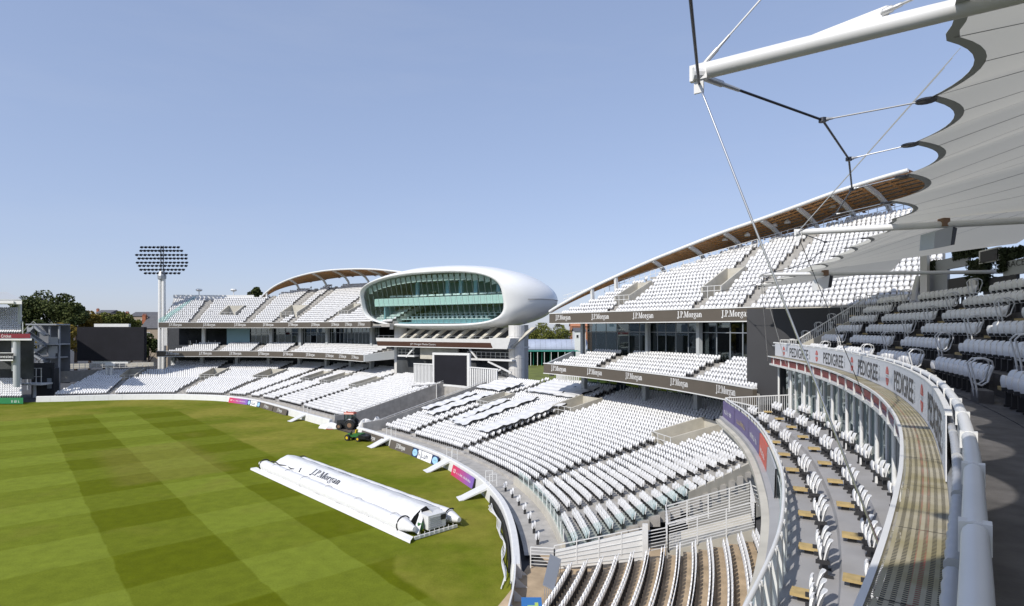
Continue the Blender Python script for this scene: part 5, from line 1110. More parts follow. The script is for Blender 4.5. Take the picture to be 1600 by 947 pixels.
for i in (0, 1, 2, 3):
    tips = [Vector(M.w(sT[i], OT[i], ZB+(.1 if i == 1 else 0)))]; L = sT[i+1]-sT[i]; fr_ = [.175, .36, .56, .79]
    PO = POFF if i else [-.9, -.75, .15, .1]; NO = NOFF if i else [-1.3, -1.25, -1.25, -1.22]  # first, mostly unseen bay: fabric edge shaped for its shadow on the walkway
    for f, no in zip(fr_, NO): tips.append(Vector(M.w(sT[i]+L*f, no, ZB)))
    tips.append(Vector(M.w(sT[i+1], OT[i+1], ZB)))
    for j in range(5): cable(tips[j], tips[j+1], .018, 'dark_steel', 'edge_cable', .75 if j == 0 else 0)
    for j in range(1, 5):
        P = Vector(M.w(sT[i]+L*(fr_[j-1]-.02*(j-2)), PO[j-1], ZB+.1)); cable(tips[j], P, .012, 'cable_light' if j < 3 else 'steel', 'tie_rod', .14)
        piece('node_clamp', lambda b: b.tube([tips[j]-Vector((.0, 0, .03)), tips[j]+Vector((0, 0, .03))], .055, 10), 'dark_steel', roofE)
        piece('corner_plate', lambda b: b.tube([P+Vector((0, 0, -.012)), P+Vector((0, 0, .012))], .13, 14), 'dark_steel', roofE)
    # fabric panel
    keys = [(0, .5), (.05, .40)]+[(fr_[j]-.02*(j-1), PO[j]) for j in range(4)]+[(.95, .42), (1, .5)]
    def edge_o(f):
        ks = [k_[0] for k_ in keys]; o = float(np.interp(f, ks, [k_[1] for k_ in keys])); j = max(0, min(len(ks)-2, int(np.searchsorted(ks, f))-1)); w = ks[j+1]-ks[j]
        return o+(.55 if 0 < j < 6 else .2)*4*((f-ks[j])/w)*(1-(f-ks[j])/w)*(w/.2)
    ff = np.linspace(0, 1, 73); gg = [0, .03, .08, .16, .28, .42, .58, .76, 1]
    def fz_(f, g): return ZB+.12+(2.1*math.sin(math.pi*f)**1.2)*(1-(1-g)**1.5)+(1.25 if i > 1 else .3)*g
    def fp(f, g, dz=0): o = edge_o(f); return M.w(sT[i]+L*f, o+g*(10.5-o), fz_(f, g)+dz)
    b = MB(); b.grid([[fp(f, g) for f in ff] for g in gg]); b.build('fabric_panel', 'fabric', roofE, True)
    b = MB(); b.grid([[fp(f, g, -.004) for f in ff] for g in (0, .012)]); b.build('fabric_hem', 'column_grey', roofE)
    b = MB()
    for f in np.linspace(.05, .95, 14):
        f2 = .5+(f-.5)*.55
        b.grid([[fp(f+(f2-f)*g-.0009, g, -.012) for g in np.linspace(.01, 1, 14)], [fp(f+(f2-f)*g+.0009, g, -.012) for g in np.linspace(.01, 1, 14)]])
    b.build('fabric_seams', 'seam_grey', roofE)
T1 = Vector(M.w(sT[1], OT[1], ZB+.14)); T2 = Vector(M.w(sT[2], OT[2], ZB)); T3 = Vector(M.w(sT[3], OT[3], ZB))
cable(T1+Vector((.04, 0, .08)), (T1.x+1.9, T1.y-1.25, T1.z+2.1), .012, 'white_paint', 'stay_rod', .45)
a0_ = Vector(M.w(sT[1], OT[1]+1.95, ZB+.27)); cable(a0_, (a0_.x+.42, a0_.y-.55, a0_.z+.05), .016, 'cable_light', 'tie_rod', .2)
cable(T1-Vector((0, 0, .15)), M.w(mY(0, 6.15), -.07, 11.55), .013, 'steel', 'stay_cable', .0)
cable(T2-Vector((0, 0, .1)), M.w(mY(0, 18.6), -.05, 11.75), .012, 'dark_steel', 'stay_cable'); cable(T3-Vector((0, 0, .1)), M.w(mY(0, 35.5), -.05, 11.8), .016, 'cable_light', 'stay_cable'); cable(T3-Vector((0, 0, .1)), M.w(M.L, -.02, 11.8), .016, 'cable_light', 'stay_cable')
for k in range(3): cable(T2+Vector((.02*k, 0, .03*k)), (T2.x+1.6+.2*k, T2.y-4.2, T2.z+3.4+.25*k), .008, 'cable_light', 'stay_rod')
# camera housings hung from the booms
def housing(x, y, sc_, i, m='column_grey'):
    s = sT[i]; Y = None; q = np.arange(-1.5, 9, .05); c = [800+F*M.w(s, o_)[0]/M.w(s, o_)[1] for o_ in q]; o_ = float(q[int(np.argmin(abs(np.array(c)-x)))]); p = M.w(s, o_, ZB)
    h = empty('camera_housing', p); h.parent = MS; h.matrix_parent_inverse = MS.matrix_basis.inverted()
    piece('bracket', lambda b: b.box((p[0], p[1], ZB+.02), (.25*sc_, .3*sc_, .3*sc_)), 'rust', h); piece('case', lambda b: b.hexa([(p[0]-.55*sc_, p[1]-.2, ZB-.95*sc_), (p[0]+.05, p[1]-.2, ZB-.85*sc_), (p[0]+.05, p[1]+.4, ZB-.85*sc_), (p[0]-.55*sc_, p[1]+.4, ZB-.95*sc_)], [(p[0]-.5*sc_, p[1]-.2, ZB-.35*sc_), (p[0]+.15*sc_, p[1]-.2, ZB-.12), (p[0]+.15*sc_, p[1]+.4, ZB-.12), (p[0]-.5*sc_, p[1]+.4, ZB-.35*sc_)]), m, h)
    piece('window', lambda b: b.hexa([(p[0]+.06, p[1]-.2, ZB-.83*sc_), (p[0]+.3*sc_, p[1]-.1, ZB-.8*sc_), (p[0]+.3*sc_, p[1]+.3, ZB-.8*sc_), (p[0]+.06, p[1]+.3, ZB-.83*sc_)], [(p[0]+.16*sc_, p[1]-.2, ZB-.14), (p[0]+.4*sc_, p[1]-.1, ZB-.16), (p[0]+.4*sc_, p[1]+.3, ZB-.16), (p[0]+.16*sc_, p[1]+.3, ZB-.14)]), 'slate_wall', h)
housing(1475, 370, .8, 2); housing(1290, 430, 1.0, 3, 'white_paint')
# ================================================================ things on the field
HL, HW = Vector((-.695, .719, 0)), Vector((.719, .695, 0)); H0 = Vector((-6.75, 38.35, 0))
HC = empty('pitch_cover', H0+HL*14+HW*2.2); tag(HC, 'long white inflatable pitch cover lying on the grass', 'pitch cover')
def hp(l, w, z): return tuple(H0+HL*l+HW*w+Vector((0, 0, z)))
HLEN = 27.6
prof = [(1.15, .7), (1.5, 1.05), (2.0, 1.36), (2.45, 1.52), (2.6, 1.52), (3.2, 1.38), (3.6, 1.25), (3.66, .5)]
b = MB(); rows = []
for l in np.linspace(1.6, HLEN-1.5, 60):
    k = min(1, (HLEN-1.2-l)/1.4)**.6 if l > HLEN-2.6 else 1; rows.append([hp(l, w, z*k+.02*math.sin(l*2.1+w*2)*(1 if .3 < k else 0)) for w, z in prof])
b.grid(rows); b.build('cover_roof', 'tarp', HC, True)
def htube(w, z, r, l0, l1, name):
    n = 40; rr = [r*(.35+.65*min(1, min(j, n-j)/2.0)) * (1-.05*(j % 5 == 0)) for j in range(n+1)]
    b = MB(); b.tube([hp(l0+(l1-l0)*j/n, w+.015*math.sin(j), z) for j in range(n+1)], rr, 14); return b.build(name, 'tarp', HC, True)
tl = htube(.80, .58, .50, .5, HLEN-.3, 'air_cushion'); htube(4.15, .60, .52, -.1, HLEN-1.5, 'air_cushion')
piece('skirt', lambda b: (b.grid([[hp(l, -.05, .03) for l in (-.2, 7, 14, 21, HLEN)], [hp(l, .0, .2) for l in (-.2, 7, 14, 21, HLEN)], [hp(l, .42, .28) for l in (.1, 7, 14, 21, HLEN-.4)]]), b.grid([[hp(l, 4.75, .03) for l in (.4, 14, HLEN-1)], [hp(l, 4.6, .25) for l in (.4, 14, HLEN-1)]])), 'white_paint', HC)
for l in (3.1, 8.2, 13.0, 17.3, 20.8, 23.6): piece('cushion_strap', lambda b: b.tube([hp(l, .85+.515*math.cos(a), .58+.515*math.sin(a)) for a in np.linspace(R(20), R(235), 12)], .018, 6), 'seam_grey', HC)
for l, w in ((1.9, .85), (26.2, .85)): piece('black_hose', lambda b: b.tube([hp(l, w+.56*math.cos(a), .58+.56*math.sin(a)) for a in np.linspace(R(40), R(240), 12)], .05, 8), 'rubber', HC, True)
piece('black_hose', lambda b: b.tube([hp(25.6-.35*j, 1.25+.09*math.sin(j*.9)+.02*j, .98+.02*math.sin(j)) for j in range(16)]+[hp(19.9, 1.7, 1.2), hp(19.6, 1.35, 1.0)], .05, 8), 'rubber', HC, True)
piece('black_hose', lambda b: b.tube([hp(.9, 4.15+.57*math.cos(a), .60+.57*math.sin(a)) for a in np.linspace(R(60), R(200), 10)], .05, 8), 'rubber', HC, True); piece('black_hose', lambda b: b.tube([hp(HLEN-2.5, 4.15+.55*math.cos(a), .60+.55*math.sin(a)) for a in np.linspace(R(20), R(180), 10)], .05, 8), 'rubber', HC, True)
def hslope(l0, sgn):      # lettering lies on the roof slopes
    if sgn < 0: return lambda u, v: hp(l0-u, 1.52+v*.60, 1.09+v*.37+.03)
    return lambda u, v: hp(l0+u, 3.5-v*.7, 1.30+v*.17+.03)
jq = jpm(.95); text_on([[(u*1.15, v) for u, v in p] for p in jq], hslope(15.2, -1), 'sponsor_lettering', 'print_black', HC); text_on([[(u*1.1, v*.8) for u, v in p] for p in jq], hslope(15.5, 1), 'sponsor_lettering', 'seat_grey', HC)
# open machinery end
piece('end_frame', lambda b: (b.poly([hp(1.6, 1.25, .1), hp(1.6, 1.25, .75), hp(1.6, 2.0, 1.36), hp(1.6, 2.5, 1.52), hp(1.6, 3.6, 1.25), hp(1.6, 3.6, .1)]),), 'black', HC)
piece('end_panel', lambda b: (b.poly([hp(1.0, 1.05, .25), hp(.35, 1.0, .2), hp(.9, 1.75, 1.0), hp(1.55, 2.05, 1.4)]), b.poly([hp(1.55, 2.5, 1.55), hp(1.55, 3.62, 1.27), hp(.5, 3.6, .6), hp(.9, 2.5, 1.28)])), 'white_paint', HC)
piece('engine_casing', lambda b: (b.box(hp(.95, 2.6, .75), (1.5, 1.1, .95), math.atan2(HW.y, HW.x)),), 'white_paint', HC)
for k in range(6): piece('louvre', lambda b: b.box(hp(.38, 2.45, .42+.13*k), (1.1, .05, .035), math.atan2(HW.y, HW.x)), 'seat_grey', HC)
piece('intake', lambda b: b.box(hp(.37, 3.1, .95), (.42, .06, .35), math.atan2(HW.y, HW.x)), 'black', HC); piece('pump', lambda b: b.tube([hp(.9, 1.55, .3), hp(.9, 1.55, .75)], .2, 10), 'mower_green', HC)
piece('base_beam', lambda b: b.beam(hp(.1, .5, .15), hp(.1, 4.1, .15), .12, .2), 'white_paint', HC)
for k in range(8): piece('base_rail', lambda b: b.beam(hp(.04, .9+.4*k, .1), hp(.04, .9+.4*k, .45), .03, .04), 'white_paint', HC)
# tractor at the passage mouth
def wheel(par, c, r, w, ax, hub='rust', name='wheel'):
    c, ax = Vector(c), Vector(ax).normalized(); t = piece(name, lambda b: b.tube([c-ax*w/2, c-ax*w*.42, c+ax*w*.42, c+ax*w/2], [r*.86, r, r, r*.86], 20), 'tyre', par); piece('hub', lambda b: b.tube([c-ax*w*.54, c+ax*w*.54], r*.5, 14), hub, t)
    b = MB()
    for k in range(16):
        a = k*math.pi/8; u = Vector((0, 0, 1)); v = ax.cross(u); p = c+(v*math.cos(a)+u*math.sin(a))*r; b.beam(p-ax*w*.45, p+ax*w*.45, .06, .06)
    b.build('tread', 'tyre', t)
tp = Vector(atz(543, 670, .02)); fd_ = Vector((-.86, .12, 0)).normalized(); sd_ = Vector((-fd_.y, fd_.x, 0)); 
TR = empty('tractor', tp); tag(TR, 'tractor with orange-red cab roof parked in the passage mouth', 'tractor'); TA = math.atan2(fd_.y, fd_.x)
def tq(f, s, z): return tuple(tp+(fd_*f+sd_*s+Vector((0, 0, z)))*.9)
for s in (-.75, .75): wheel(TR, tq(-.7, s, .70), .63, .38, sd_); wheel(TR, tq(1.1, s*.9, .45), .405, .27, sd_)
piece('bonnet', lambda b: b.hexa([tq(.2, -.38, .65), tq(1.65, -.34, .6), tq(1.65, .34, .6), tq(.2, .38, .65)], [tq(.2, -.36, 1.45), tq(1.6, -.3, 1.3), tq(1.6, .3, 1.3), tq(.2, .36, 1.45)]), 'dark_steel', TR); piece('chassis', lambda b: b.box(tq(.1, 0, .6), (2.6, .55, .35), TA), 'dark_steel', TR)
for s in (-.75, .75): piece('mudguard', lambda b: b.tube([tq(-.7+.82*math.cos(a), s, .72+.82*math.sin(a)) for a in np.linspace(R(20), R(160), 8)], .16, 6), 'dark_steel', TR)
for f, s in ((.25, -.6), (.25, .6), (-1.2, -.6), (-1.2, .6), (-.5, .6), (-.5, -.6)): piece('cab_pillar', lambda b: b.beam(tq(f, s, 1.1), tq(f*.92, s*.93, 2.35), .07, .07), 'dark_steel', TR)
piece('cab_glass', lambda b: b.hexa([tq(-1.18, -.58, 1.15), tq(.22, -.58, 1.15), tq(.22, .58, 1.15), tq(-1.18, .58, 1.15)], [tq(-1.1, -.55, 2.33), tq(.2, -.55, 2.33), tq(.2, .55, 2.33), tq(-1.1, .55, 2.33)]), 'glass_clear', TR)
piece('cab_seat', lambda b: (b.box(tq(-.8, 0, 1.3), (.5, .5, .15), TA), b.box(tq(-1.0, 0, 1.6), (.12, .5, .6), TA)), 'black', TR); piece('cab_roof', lambda b: (b.hexa([tq(-1.3, -.68, 2.35), tq(.35, -.68, 2.35), tq(.35, .68, 2.35), tq(-1.3, .68, 2.35)], [tq(-1.15, -.55, 2.58), tq(.2, -.55, 2.58), tq(.2, .55, 2.58), tq(-1.15, .55, 2.58)]),), 'tractor_red', TR)
for s in (-.45, .45): piece('roof_light', lambda b: b.box(tq(.3, s, 2.62), (.14, .2, .1), TA), 'tractor_red', TR)
piece('exhaust', lambda b: b.tube([tq(.7, -.4, 1.4), tq(.7, -.4, 2.2)], .045, 8), 'dark_steel', TR); piece('hitch', lambda b: b.box(tq(-1.7, 0, .6), (.9, .7, .25), TA), 'dark_steel', TR)
HP = empty('cover_heap', tq(-3.2, .4, 0)); tag(HP, 'heap of crumpled white sheeting behind the tractor', 'sheeting')
def lump(b, c, rx, ry, rz, seed):
    g = np.random.default_rng(seed); ph = g.uniform(0, 6, 6); rows = []
    for i in range(9):
        v = math.pi/2*i/8; rows.append([(c[0]+rx*math.cos(v)*math.cos(a)*(1+.22*math.sin(3*a+ph[0])+.1*math.sin(7*a+ph[1])), c[1]+ry*math.cos(v)*math.sin(a)*(1+.2*math.sin(4*a+ph[2])), c[2]+rz*math.sin(v)*(1+.18*math.sin(2*a+ph[3]+3*v))) for a in np.linspace(0, 2*math.pi, 22, endpoint=False)])
    b.grid(rows, close=True)
piece('sheet', lambda b: (lump(b, tq(-3.0, .3, 0), 1.2, .9, 1.3, 3), lump(b, tq(-4.6, -.4, 0), 1.0, .9, 1.5, 5)), 'tarp', HP); piece('dark_sheet', lambda b: lump(b, tq(-3.9, .9, 0), .9, .6, .8, 9), 'rubber', HP)
SH = empty('ground_sheet', tq(2.6, -.2, 0)); tag(SH, 'white sheet draped on the ground in front of the tractor', 'sheeting'); piece('sheet', lambda b: lump(b, tq(2.6, -.1, 0), 1.5, .8, .75, 21), 'tarp', SH); piece('orange_hose', lambda b: b.tube([tq(1.9, 1.0, .05), tq(2.5, 1.1, .06), tq(3.1, .9, .05)], .05, 6), 'tractor_red', SH)
# green utility mower
gp = Vector(atz(556, 688, .02)); gf = Vector((-.8, .35, 0)).normalized(); gs = Vector((-gf.y, gf.x, 0)); GA = math.atan2(gf.y, gf.x)
GM = empty('utility_mower', gp); tag(GM, 'small green mower with yellow seat on the grass', 'mower')
def gq(f, s, z): return tuple(gp+gf*f+gs*s+Vector((0, 0, z)))
for f, s, r in ((.85, .55, .36), (.85, -.55, .36), (-.75, .5, .3), (-.75, -.5, .3)): wheel(GM, gq(f, s, r), r, .3, gs, 'mower_yellow')
piece('body', lambda b: (b.box(gq(-.5, 0, .72), (1.2, .9, .45), GA), b.box(gq(.3, 0, .55), (1.2, .8, .2), GA)), 'mower_green', GM); piece('hopper', lambda b: b.hexa([gq(-1.9, -.7, .35), gq(-1.0, -.7, .35), gq(-1.0, .7, .35), gq(-1.9, .7, .35)], [gq(-2.0, -.75, .75), gq(-.95, -.75, .85), gq(-.95, .75, .85), gq(-2.0, .75, .75)]), 'dark_steel', GM)
piece('seat', lambda b: (b.box(gq(.1, 0, .85), (.42, .45, .14), GA), b.box(gq(-.1, 0, 1.12), (.12, .45, .5), GA, ry=-.2)), 'mower_yellow', GM); piece('steering_column', lambda b: (b.tube([gq(.85, 0, .6), gq(.6, 0, 1.1)], .05, 8), b.tube([gq(.58, -.18, 1.12), gq(.55, 0, 1.16), gq(.58, .18, 1.12)], .03, 6)), 'black', GM); piece('hood', lambda b: b.hexa([gq(.7, -.3, .6), gq(1.25, -.26, .5), gq(1.25, .26, .5), gq(.7, .3, .6)], [gq(.72, -.27, .95), gq(1.1, -.22, .8), gq(1.1, .22, .8), gq(.72, .27, .95)]), 'mower_green', GM)
# advertising boards along the boundary
def bdboard(x0, y0, x1, y1, m, label, txt=None, kind=None, h=.92):
    A, C = Vector(atz(x0, y0, 0)), Vector(atz(x1, y1, 0)); d = (C-A); L = d.length; d.normalize(); n = Vector((d.y, -d.x, 0)); n = n if n.y < 0 else -n
    t = empty('advert_board', (A+C)/2, math.atan2(d.y, d.x)); tag(t, label, 'advert board', 'boards along the boundary'); A = A+n*.25; C = C+n*.25
    def q(f, v, off=0): p = A.lerp(C, f); return (p.x+n.x*(off-.28*v/h), p.y+n.y*(off-.28*v/h), v)
    me = MB(); Lx = L; me.hexa([(-L/2, -.03, 0), (L/2, -.03, 0), (L/2, .03, 0), (-L/2, .03, 0)], [(-L/2, .22, h), (L/2, .22, h), (L/2, .28, h), (-L/2, .28, h)]); face = me.build('board_face', m); face.parent = t
    mid = (A+C)/2; t.location = mid; face.location = (0, 0, 0)
    f = lambda u, v: (u, -.045+.25*v/h, v)
    def lay(quads, nm, mt):
        bb = MB()
        for p in quads: bb.poly([f(u, v) for u, v in p])
        ob = bb.build(nm, mt); ob.parent = face
    if kind == 'jpm': lay([[(u, v+.28) for u, v in p] for p in jpm(min(.48, L*.7/JPM_W))], 'board_lettering', 'print_white')
    if kind == 'blue':
        for cx in (-.40, .40): lay([[(cx*L+.10*L*math.cos(a), .46+.36*math.sin(a)) for a in np.linspace(0, 2*math.pi, 20, endpoint=False)]], 'roundel', 'pale_blue'); lay([[(cx*L-.05*L, .42), (cx*L+.05*L, .42), (cx*L+.05*L, .52), (cx*L-.05*L, .52)]], 'roundel_band', 'print_white')
        lay([[(-.27*L, .02), (-.15*L, .02), (-.15*L, .9), (-.27*L, .9)], [(-.13*L, .02), (.27*L, .02), (.27*L, .9), (-.13*L, .9)]], 'white_panel', 'print_white')
        f0 = f; f = lambda u, v: (u, f0(u, v)[1]-.008, v); lay([[(u+.06*L, v+.22) for u, v in p] for p in small_print(4, .5, .34*L, 3)]+[[(u-.21*L, v+.28) for u, v in p] for p in small_print(1, .4, .1*L, 2)], 'board_lettering', 'navy')
    if kind == 'pink': lay([[(u-.37*L, v+.49) for u, v in p] for p in ring(-.16, 0, .15, .17, .06, .06, 10, 40, 320)+ring(.16, 0, .15, .17, .06, .06, 12)]+[[(u+.08*L, v+.38) for u, v in p] for p in small_print(18, .2, .66*L, 4)], 'board_lettering', 'print_white')
    bk = MB(); bk.hexa([(-L/2+.05, .05, 0), (L/2-.05, .05, 0), (L/2-.05, .5, 0), (-L/2+.05, .5, 0)], [(-L/2+.05, .29, h-.06), (L/2-.05, .29, h-.06), (L/2-.05, .31, h-.06), (-L/2+.05, .31, h-.06)]); o = bk.build('board_back', 'black'); o.parent = t
bdboard(359, 628.6, 388, 632.2, 'pink_purple', 'farther pink and purple advert board by the left-hand stand', '', 'pink'); bdboard(388.8, 632.4, 407.3, 636.4, 'navy', 'farther blue and white advert board by the left-hand stand', kind='blue')
bdboard(408, 636.6, 427.3, 642.3, 'fascia_brown', 'brown advert board next to the farther blue board', kind='jpm'); bdboard(428.3, 642.8, 449, 649.2, 'fascia_brown', 'brown advert board nearest the white ramp below the left-hand stand', kind='jpm')
bdboard(566, 683.5, 599.5, 695.5, 'fascia_brown', 'brown advert board beside the green mower', kind='jpm'); bdboard(611, 699, 646, 711.5, 'fascia_brown', 'brown advert board between the white ramp and the nearer blue board', kind='jpm')
bdboard(646.8, 711.8, 686, 728, 'navy', 'nearer blue and white advert board by the right-hand stand', kind='blue'); bdboard(708.5, 741, 741.5, 763.3, 'pink_purple', 'nearer pink and purple advert board by the right-hand stand', '', 'pink')
# white ramps over the boundary wall
def ramp(x, y, label, w=1.3, ln=1.9):
    p = Vector(atz(x, y, 0)); q = np.arange(0, B.L, .2); s = float(q[np.argmin([math.hypot(B.w(k, 0)[0]-p.x, B.w(k, 0)[1]-p.y) for k in q])])
    t = empty('gangway_ramp', B.w(s, -.8, 0)); tag(t, label, 'ramp', 'white ramps down to the grass'); P = B.w
    piece('ramp_bed', lambda b: b.hexa([P(s-w/2, -ln, .02), P(s+w/2, -ln, .02), P(s+w/2, .5, .88), P(s-w/2, .5, .88)], [P(s-w/2, -ln, .1), P(s+w/2, -ln, .1), P(s+w/2, .5, 1.1), P(s-w/2, .5, 1.1)]), 'white_paint', t)
    piece('ramp_flap', lambda b: b.hexa([P(s-w/2, -ln-.35, .01), P(s+w/2, -ln-.35, .01), P(s+w/2, -ln, .02), P(s-w/2, -ln, .02)], [P(s-w/2, -ln-.35, .03), P(s+w/2, -ln-.35, .03), P(s+w/2, -ln, .11), P(s-w/2, -ln, .11)]), 'tarp', t)
    for e in (-1, 1): piece('ramp_gate', lambda b: (b.beam(P(s+e*w/2, .3, 1.0), P(s+e*w/2, .3, 2.0), .05, .05), b.beam(P(s+e*w/2, .9, 1.0), P(s+e*w/2, .9, 2.0), .05, .05), b.beam(P(s+e*w/2, .3, 2.0), P(s+e*w/2, .9, 2.0), .05, .05), b.beam(P(s+e*w/2, .3, 1.5), P(s+e*w/2, .9, 1.5), .04, .04)), 'white_paint', t)
ramp(477, 656, 'white ramp below the left-hand curved stand'); ramp(603, 696, 'white ramp between the two nearer brown boards'); ramp(697, 733, 'white ramp beside the nearer pink and purple board'); ramp(757, 776, 'white ramp nearest the camera by the boundary wall')
# coiled white hose and black board at the near wall foot
BB = piece('wall_foot_board', lambda b: [b.hexa([B.w(s, -.12, 0), B.w(s+1.2, -.12, 0), B.w(s+1.2, -.02, 0), B.w(s, -.02, 0)], [B.w(s, -.06, .75), B.w(s+1.2, -.06, .75), B.w(s+1.2, -.02, .75), B.w(s, -.02, .75)]) for s in np.arange(sB(33.6), sB(45.6), 1.2)], 'rubber'); tag(BB, 'low black padding along the foot of the nearest boundary wall', 'padding')
HS = piece('ground_hose', lambda b: [b.tube([B.w(s, -.35-.12*math.sin(s*1.3+k), .16+.14*k+.08*math.sin(s*1.9+k*2)) for s in np.arange(sB(31.5), sB(45.8), .5)], .035, 6) for k in range(4)], 'white_paint'); tag(HS, 'white hoses sagging along the nearest boundary wall', 'hose')
# blue covered box and folded grey panel on the near terrace walkway
BC = empty('covered_box', atz(832, 938, .3)); tag(BC, 'blue covered box with lime mark on the near terrace walkway', 'box'); cp = Vector(atz(831, 962, .8))
piece('cover', lambda b: b.box((cp.x, cp.y, .78), (.95, 1.6, 1.0), .0), 'blue_board', BC); piece('printed_mark', lambda b: (b.box((cp.x+.05, cp.y-.1, 1.285), (.5, .16, .006)), b.box((cp.x+.22, cp.y+.05, 1.287), (.16, .4, .006))), 'lime', BC)
FP = empty('folded_bench', atz(860, 905, .4)); tag(FP, 'grey slatted bench folded up at the end of the terrace rows', 'bench'); f0, f1 = Vector(atz(848, 935, .6)), Vector(atz(874, 885, .9))
piece('top_panel', lambda b: b.hexa([(f0.x, f0.y, 1.25), (f0.x+.55, f0.y-.1, 1.0), (f1.x+.1, f1.y, 1.25), (f1.x-.5, f1.y+.1, 1.5)], [(f0.x, f0.y, 1.3), (f0.x+.55, f0.y-.1, 1.05), (f1.x+.1, f1.y, 1.3), (f1.x-.5, f1.y+.1, 1.55)]), 'grey_steel', FP)
for k in range(6): piece('slat', lambda b: b.beam((f0.x+.1+.09*k, f0.y, .35), (f0.x+.1+.09*k, f0.y, 1.1), .03, .05), 'grey_steel', FP); piece('leg', lambda b: b.beam((f1.x-.4+.09*k, f1.y, .35), (f1.x-.4+.09*k, f1.y, 1.3), .03, .05), 'grey_steel', FP)
# sheets drawn over the seats of the right-hand stand
def sheet(sc, o0, o1, w, label, seed, z_off=.92, skew=0):
    g = np.random.default_rng(seed); ph = g.uniform(0, 6, 8); n, m_ = 30, 12; rows = []
    zf = lambda o: .55+max(0, o-3.5)*.2275
    for i in range(n+1):
        o = o0+(o1-o0)*i/n; r = []
        for j in range(m_+1):
            e = -1+2*j/m_; wob = 1+.10*math.sin(o*.9+ph[0]+e)+.06*math.sin(o*2.3+ph[1]); s = sc+skew*(i/n-.5)+e*w/2*wob
            z = zf(o)+z_off+.05*math.sin(o*5.2+ph[2])+.04*math.sin(s*4+ph[3]+o)-(.22 if abs(e) > .99 else 0)*abs(math.sin(o*1.3+ph[4])); r.append(B.w(s, o, z))
        rows.append(r)
    t = empty('seat_sheet', B.w(sc, (o0+o1)/2, 1)); tag(t, label, 'sheet', 'white sheets over seats'); b = MB(); b.grid(rows); b.build('sheet', 'tarp', t, True)
    b = MB(); b.tube([Vector(r[0])+Vector((0, 0, .0)) for r in rows], [.05+.05*abs(math.sin(k*.7+ph[5])) for k in range(n+1)], 6); b.build('black_edging', 'rubber', t)
v0 = vomsR[0][0]; L_ = gapR-v0
sheet(gapR-1.9, 9.5, 17.5, 1.7, 'white sheet over seats nearest the passage wall', 1, skew=-.6); sheet(gapR-4.4, 8.5, 18.5, 2.0, 'white sheet over seats, second from the passage wall', 2, skew=-.8); sheet(gapR-10.3, 8.0, 17, 1.9, 'narrow white sheet over seats left of the middle gangway', 3, skew=.6)
sheet(gapR-12.8, 7.5, 19, 2.2, 'long white sheet over seats just right of the narrow one', 4, skew=-.5); sheet(v0+2.0, 7.2, 18.5, 2.4, 'broad white sheet over seats beside the concrete stair walls', 5, skew=-.3)
sheet(gapR-12.5, 20.5, 25.5, 6.0, 'white sheet over the rear seats below the round tower', 6); sheet(v0+3.0, 20.5, 25, 3.2, 'white sheet over the rear seats beside the stair walls', 7); sheet(gapR-3.5, 19, 23, 5.0, 'greyish white sheet bunched at the foot of the round tower', 8, z_off=1.1)
# ================================================================ stand at the left edge
GS = empty('grandstand', (-97, 112, 0)); tag(GS, 'shaded older stand with maroon board cut by the left picture edge', 'grandstand')
GX = at(37, 514, 108.5)[0]; lx = lambda x, d: at(x, 514, d)[0]
class Flat:
    def w(s, q, o, z=0.0): return (GX-q-.85*o, 108.5+o, z)
    def pn(s, q): q = np.atleast_1d(q); return np.stack([GX-q, np.full(len(q), 108.5)], 1), np.tile([-.85, 1.], (len(q), 1)), None
    def rot(s, q): return 0.0
FC = Flat()
g1_, _ = tier(GS, FC, 1.0, 1.0, 14, .8, .32, lambda i: (.5, 9), (), (), 'concrete', zbase=.3); g2_, _ = tier(GS, FC, 2.2, 13.0, 12, .75, .42, lambda i: (.6, 10), (), (), 'concrete', zbase=12.6)
place_seats(GS, g1_+g2_, 0)
def gbox(name, x0, x1, o0, o1, z0, z1, m): b = MB(); k = .85*(o1-o0); b.hexa([(x0, 108.5+o0, z0), (x1, 108.5+o0, z0), (x1-k, 108.5+o1, z0), (x0-k, 108.5+o1, z0)], [(x0, 108.5+o0, z1), (x1, 108.5+o0, z1), (x1-k, 108.5+o1, z1), (x0-k, 108.5+o1, z1)]); return b.build(name, m, GS)
zz_ = lambda y, d=109.5: CH+(YH-y)/F*d
gb = gbox('green_board', GX-12, GX-.1, 0, .2, .15, 1.25, 'green_board'); text_on(small_print(6, .6, 1.5, 7), lambda u, v: (GX-1.5+u, 108.49, .4+v), 'board_lettering', 'print_white', gb)
mb_ = gbox('maroon_board', GX-12, GX-.1, 1.6, 1.9, zz_(528.5), zz_(521.5), 'maroon'); text_on(sans_text('Cricket', .55, 1.9), lambda u, v: (GX-4.6+u, 110.07, zz_(527.5)+v), 'board_lettering', 'print_white', mb_)
gbox('upper_deck', GX-12, GX+.1, 1.7, 11.5, zz_(532), zz_(529), 'white_paint'); gbox('balcony_front', GX-12, lx(22.5, 110), 1.3, 1.5, zz_(562), zz_(552), 'black'); gbox('balcony_floor', GX-12, lx(22.5, 110), 1.2, 6, zz_(564), zz_(562), 'white_paint'); gbox('balcony_top_rail', GX-12, lx(22.5, 110), 1.25, 1.4, zz_(552), zz_(551), 'white_paint')
text_on(sans_text('Investec', .55, 3.0), lambda u, v: (lx(10, 110)+u, 109.79, zz_(559.5)+v), 'board_lettering', 'print_white', GS)
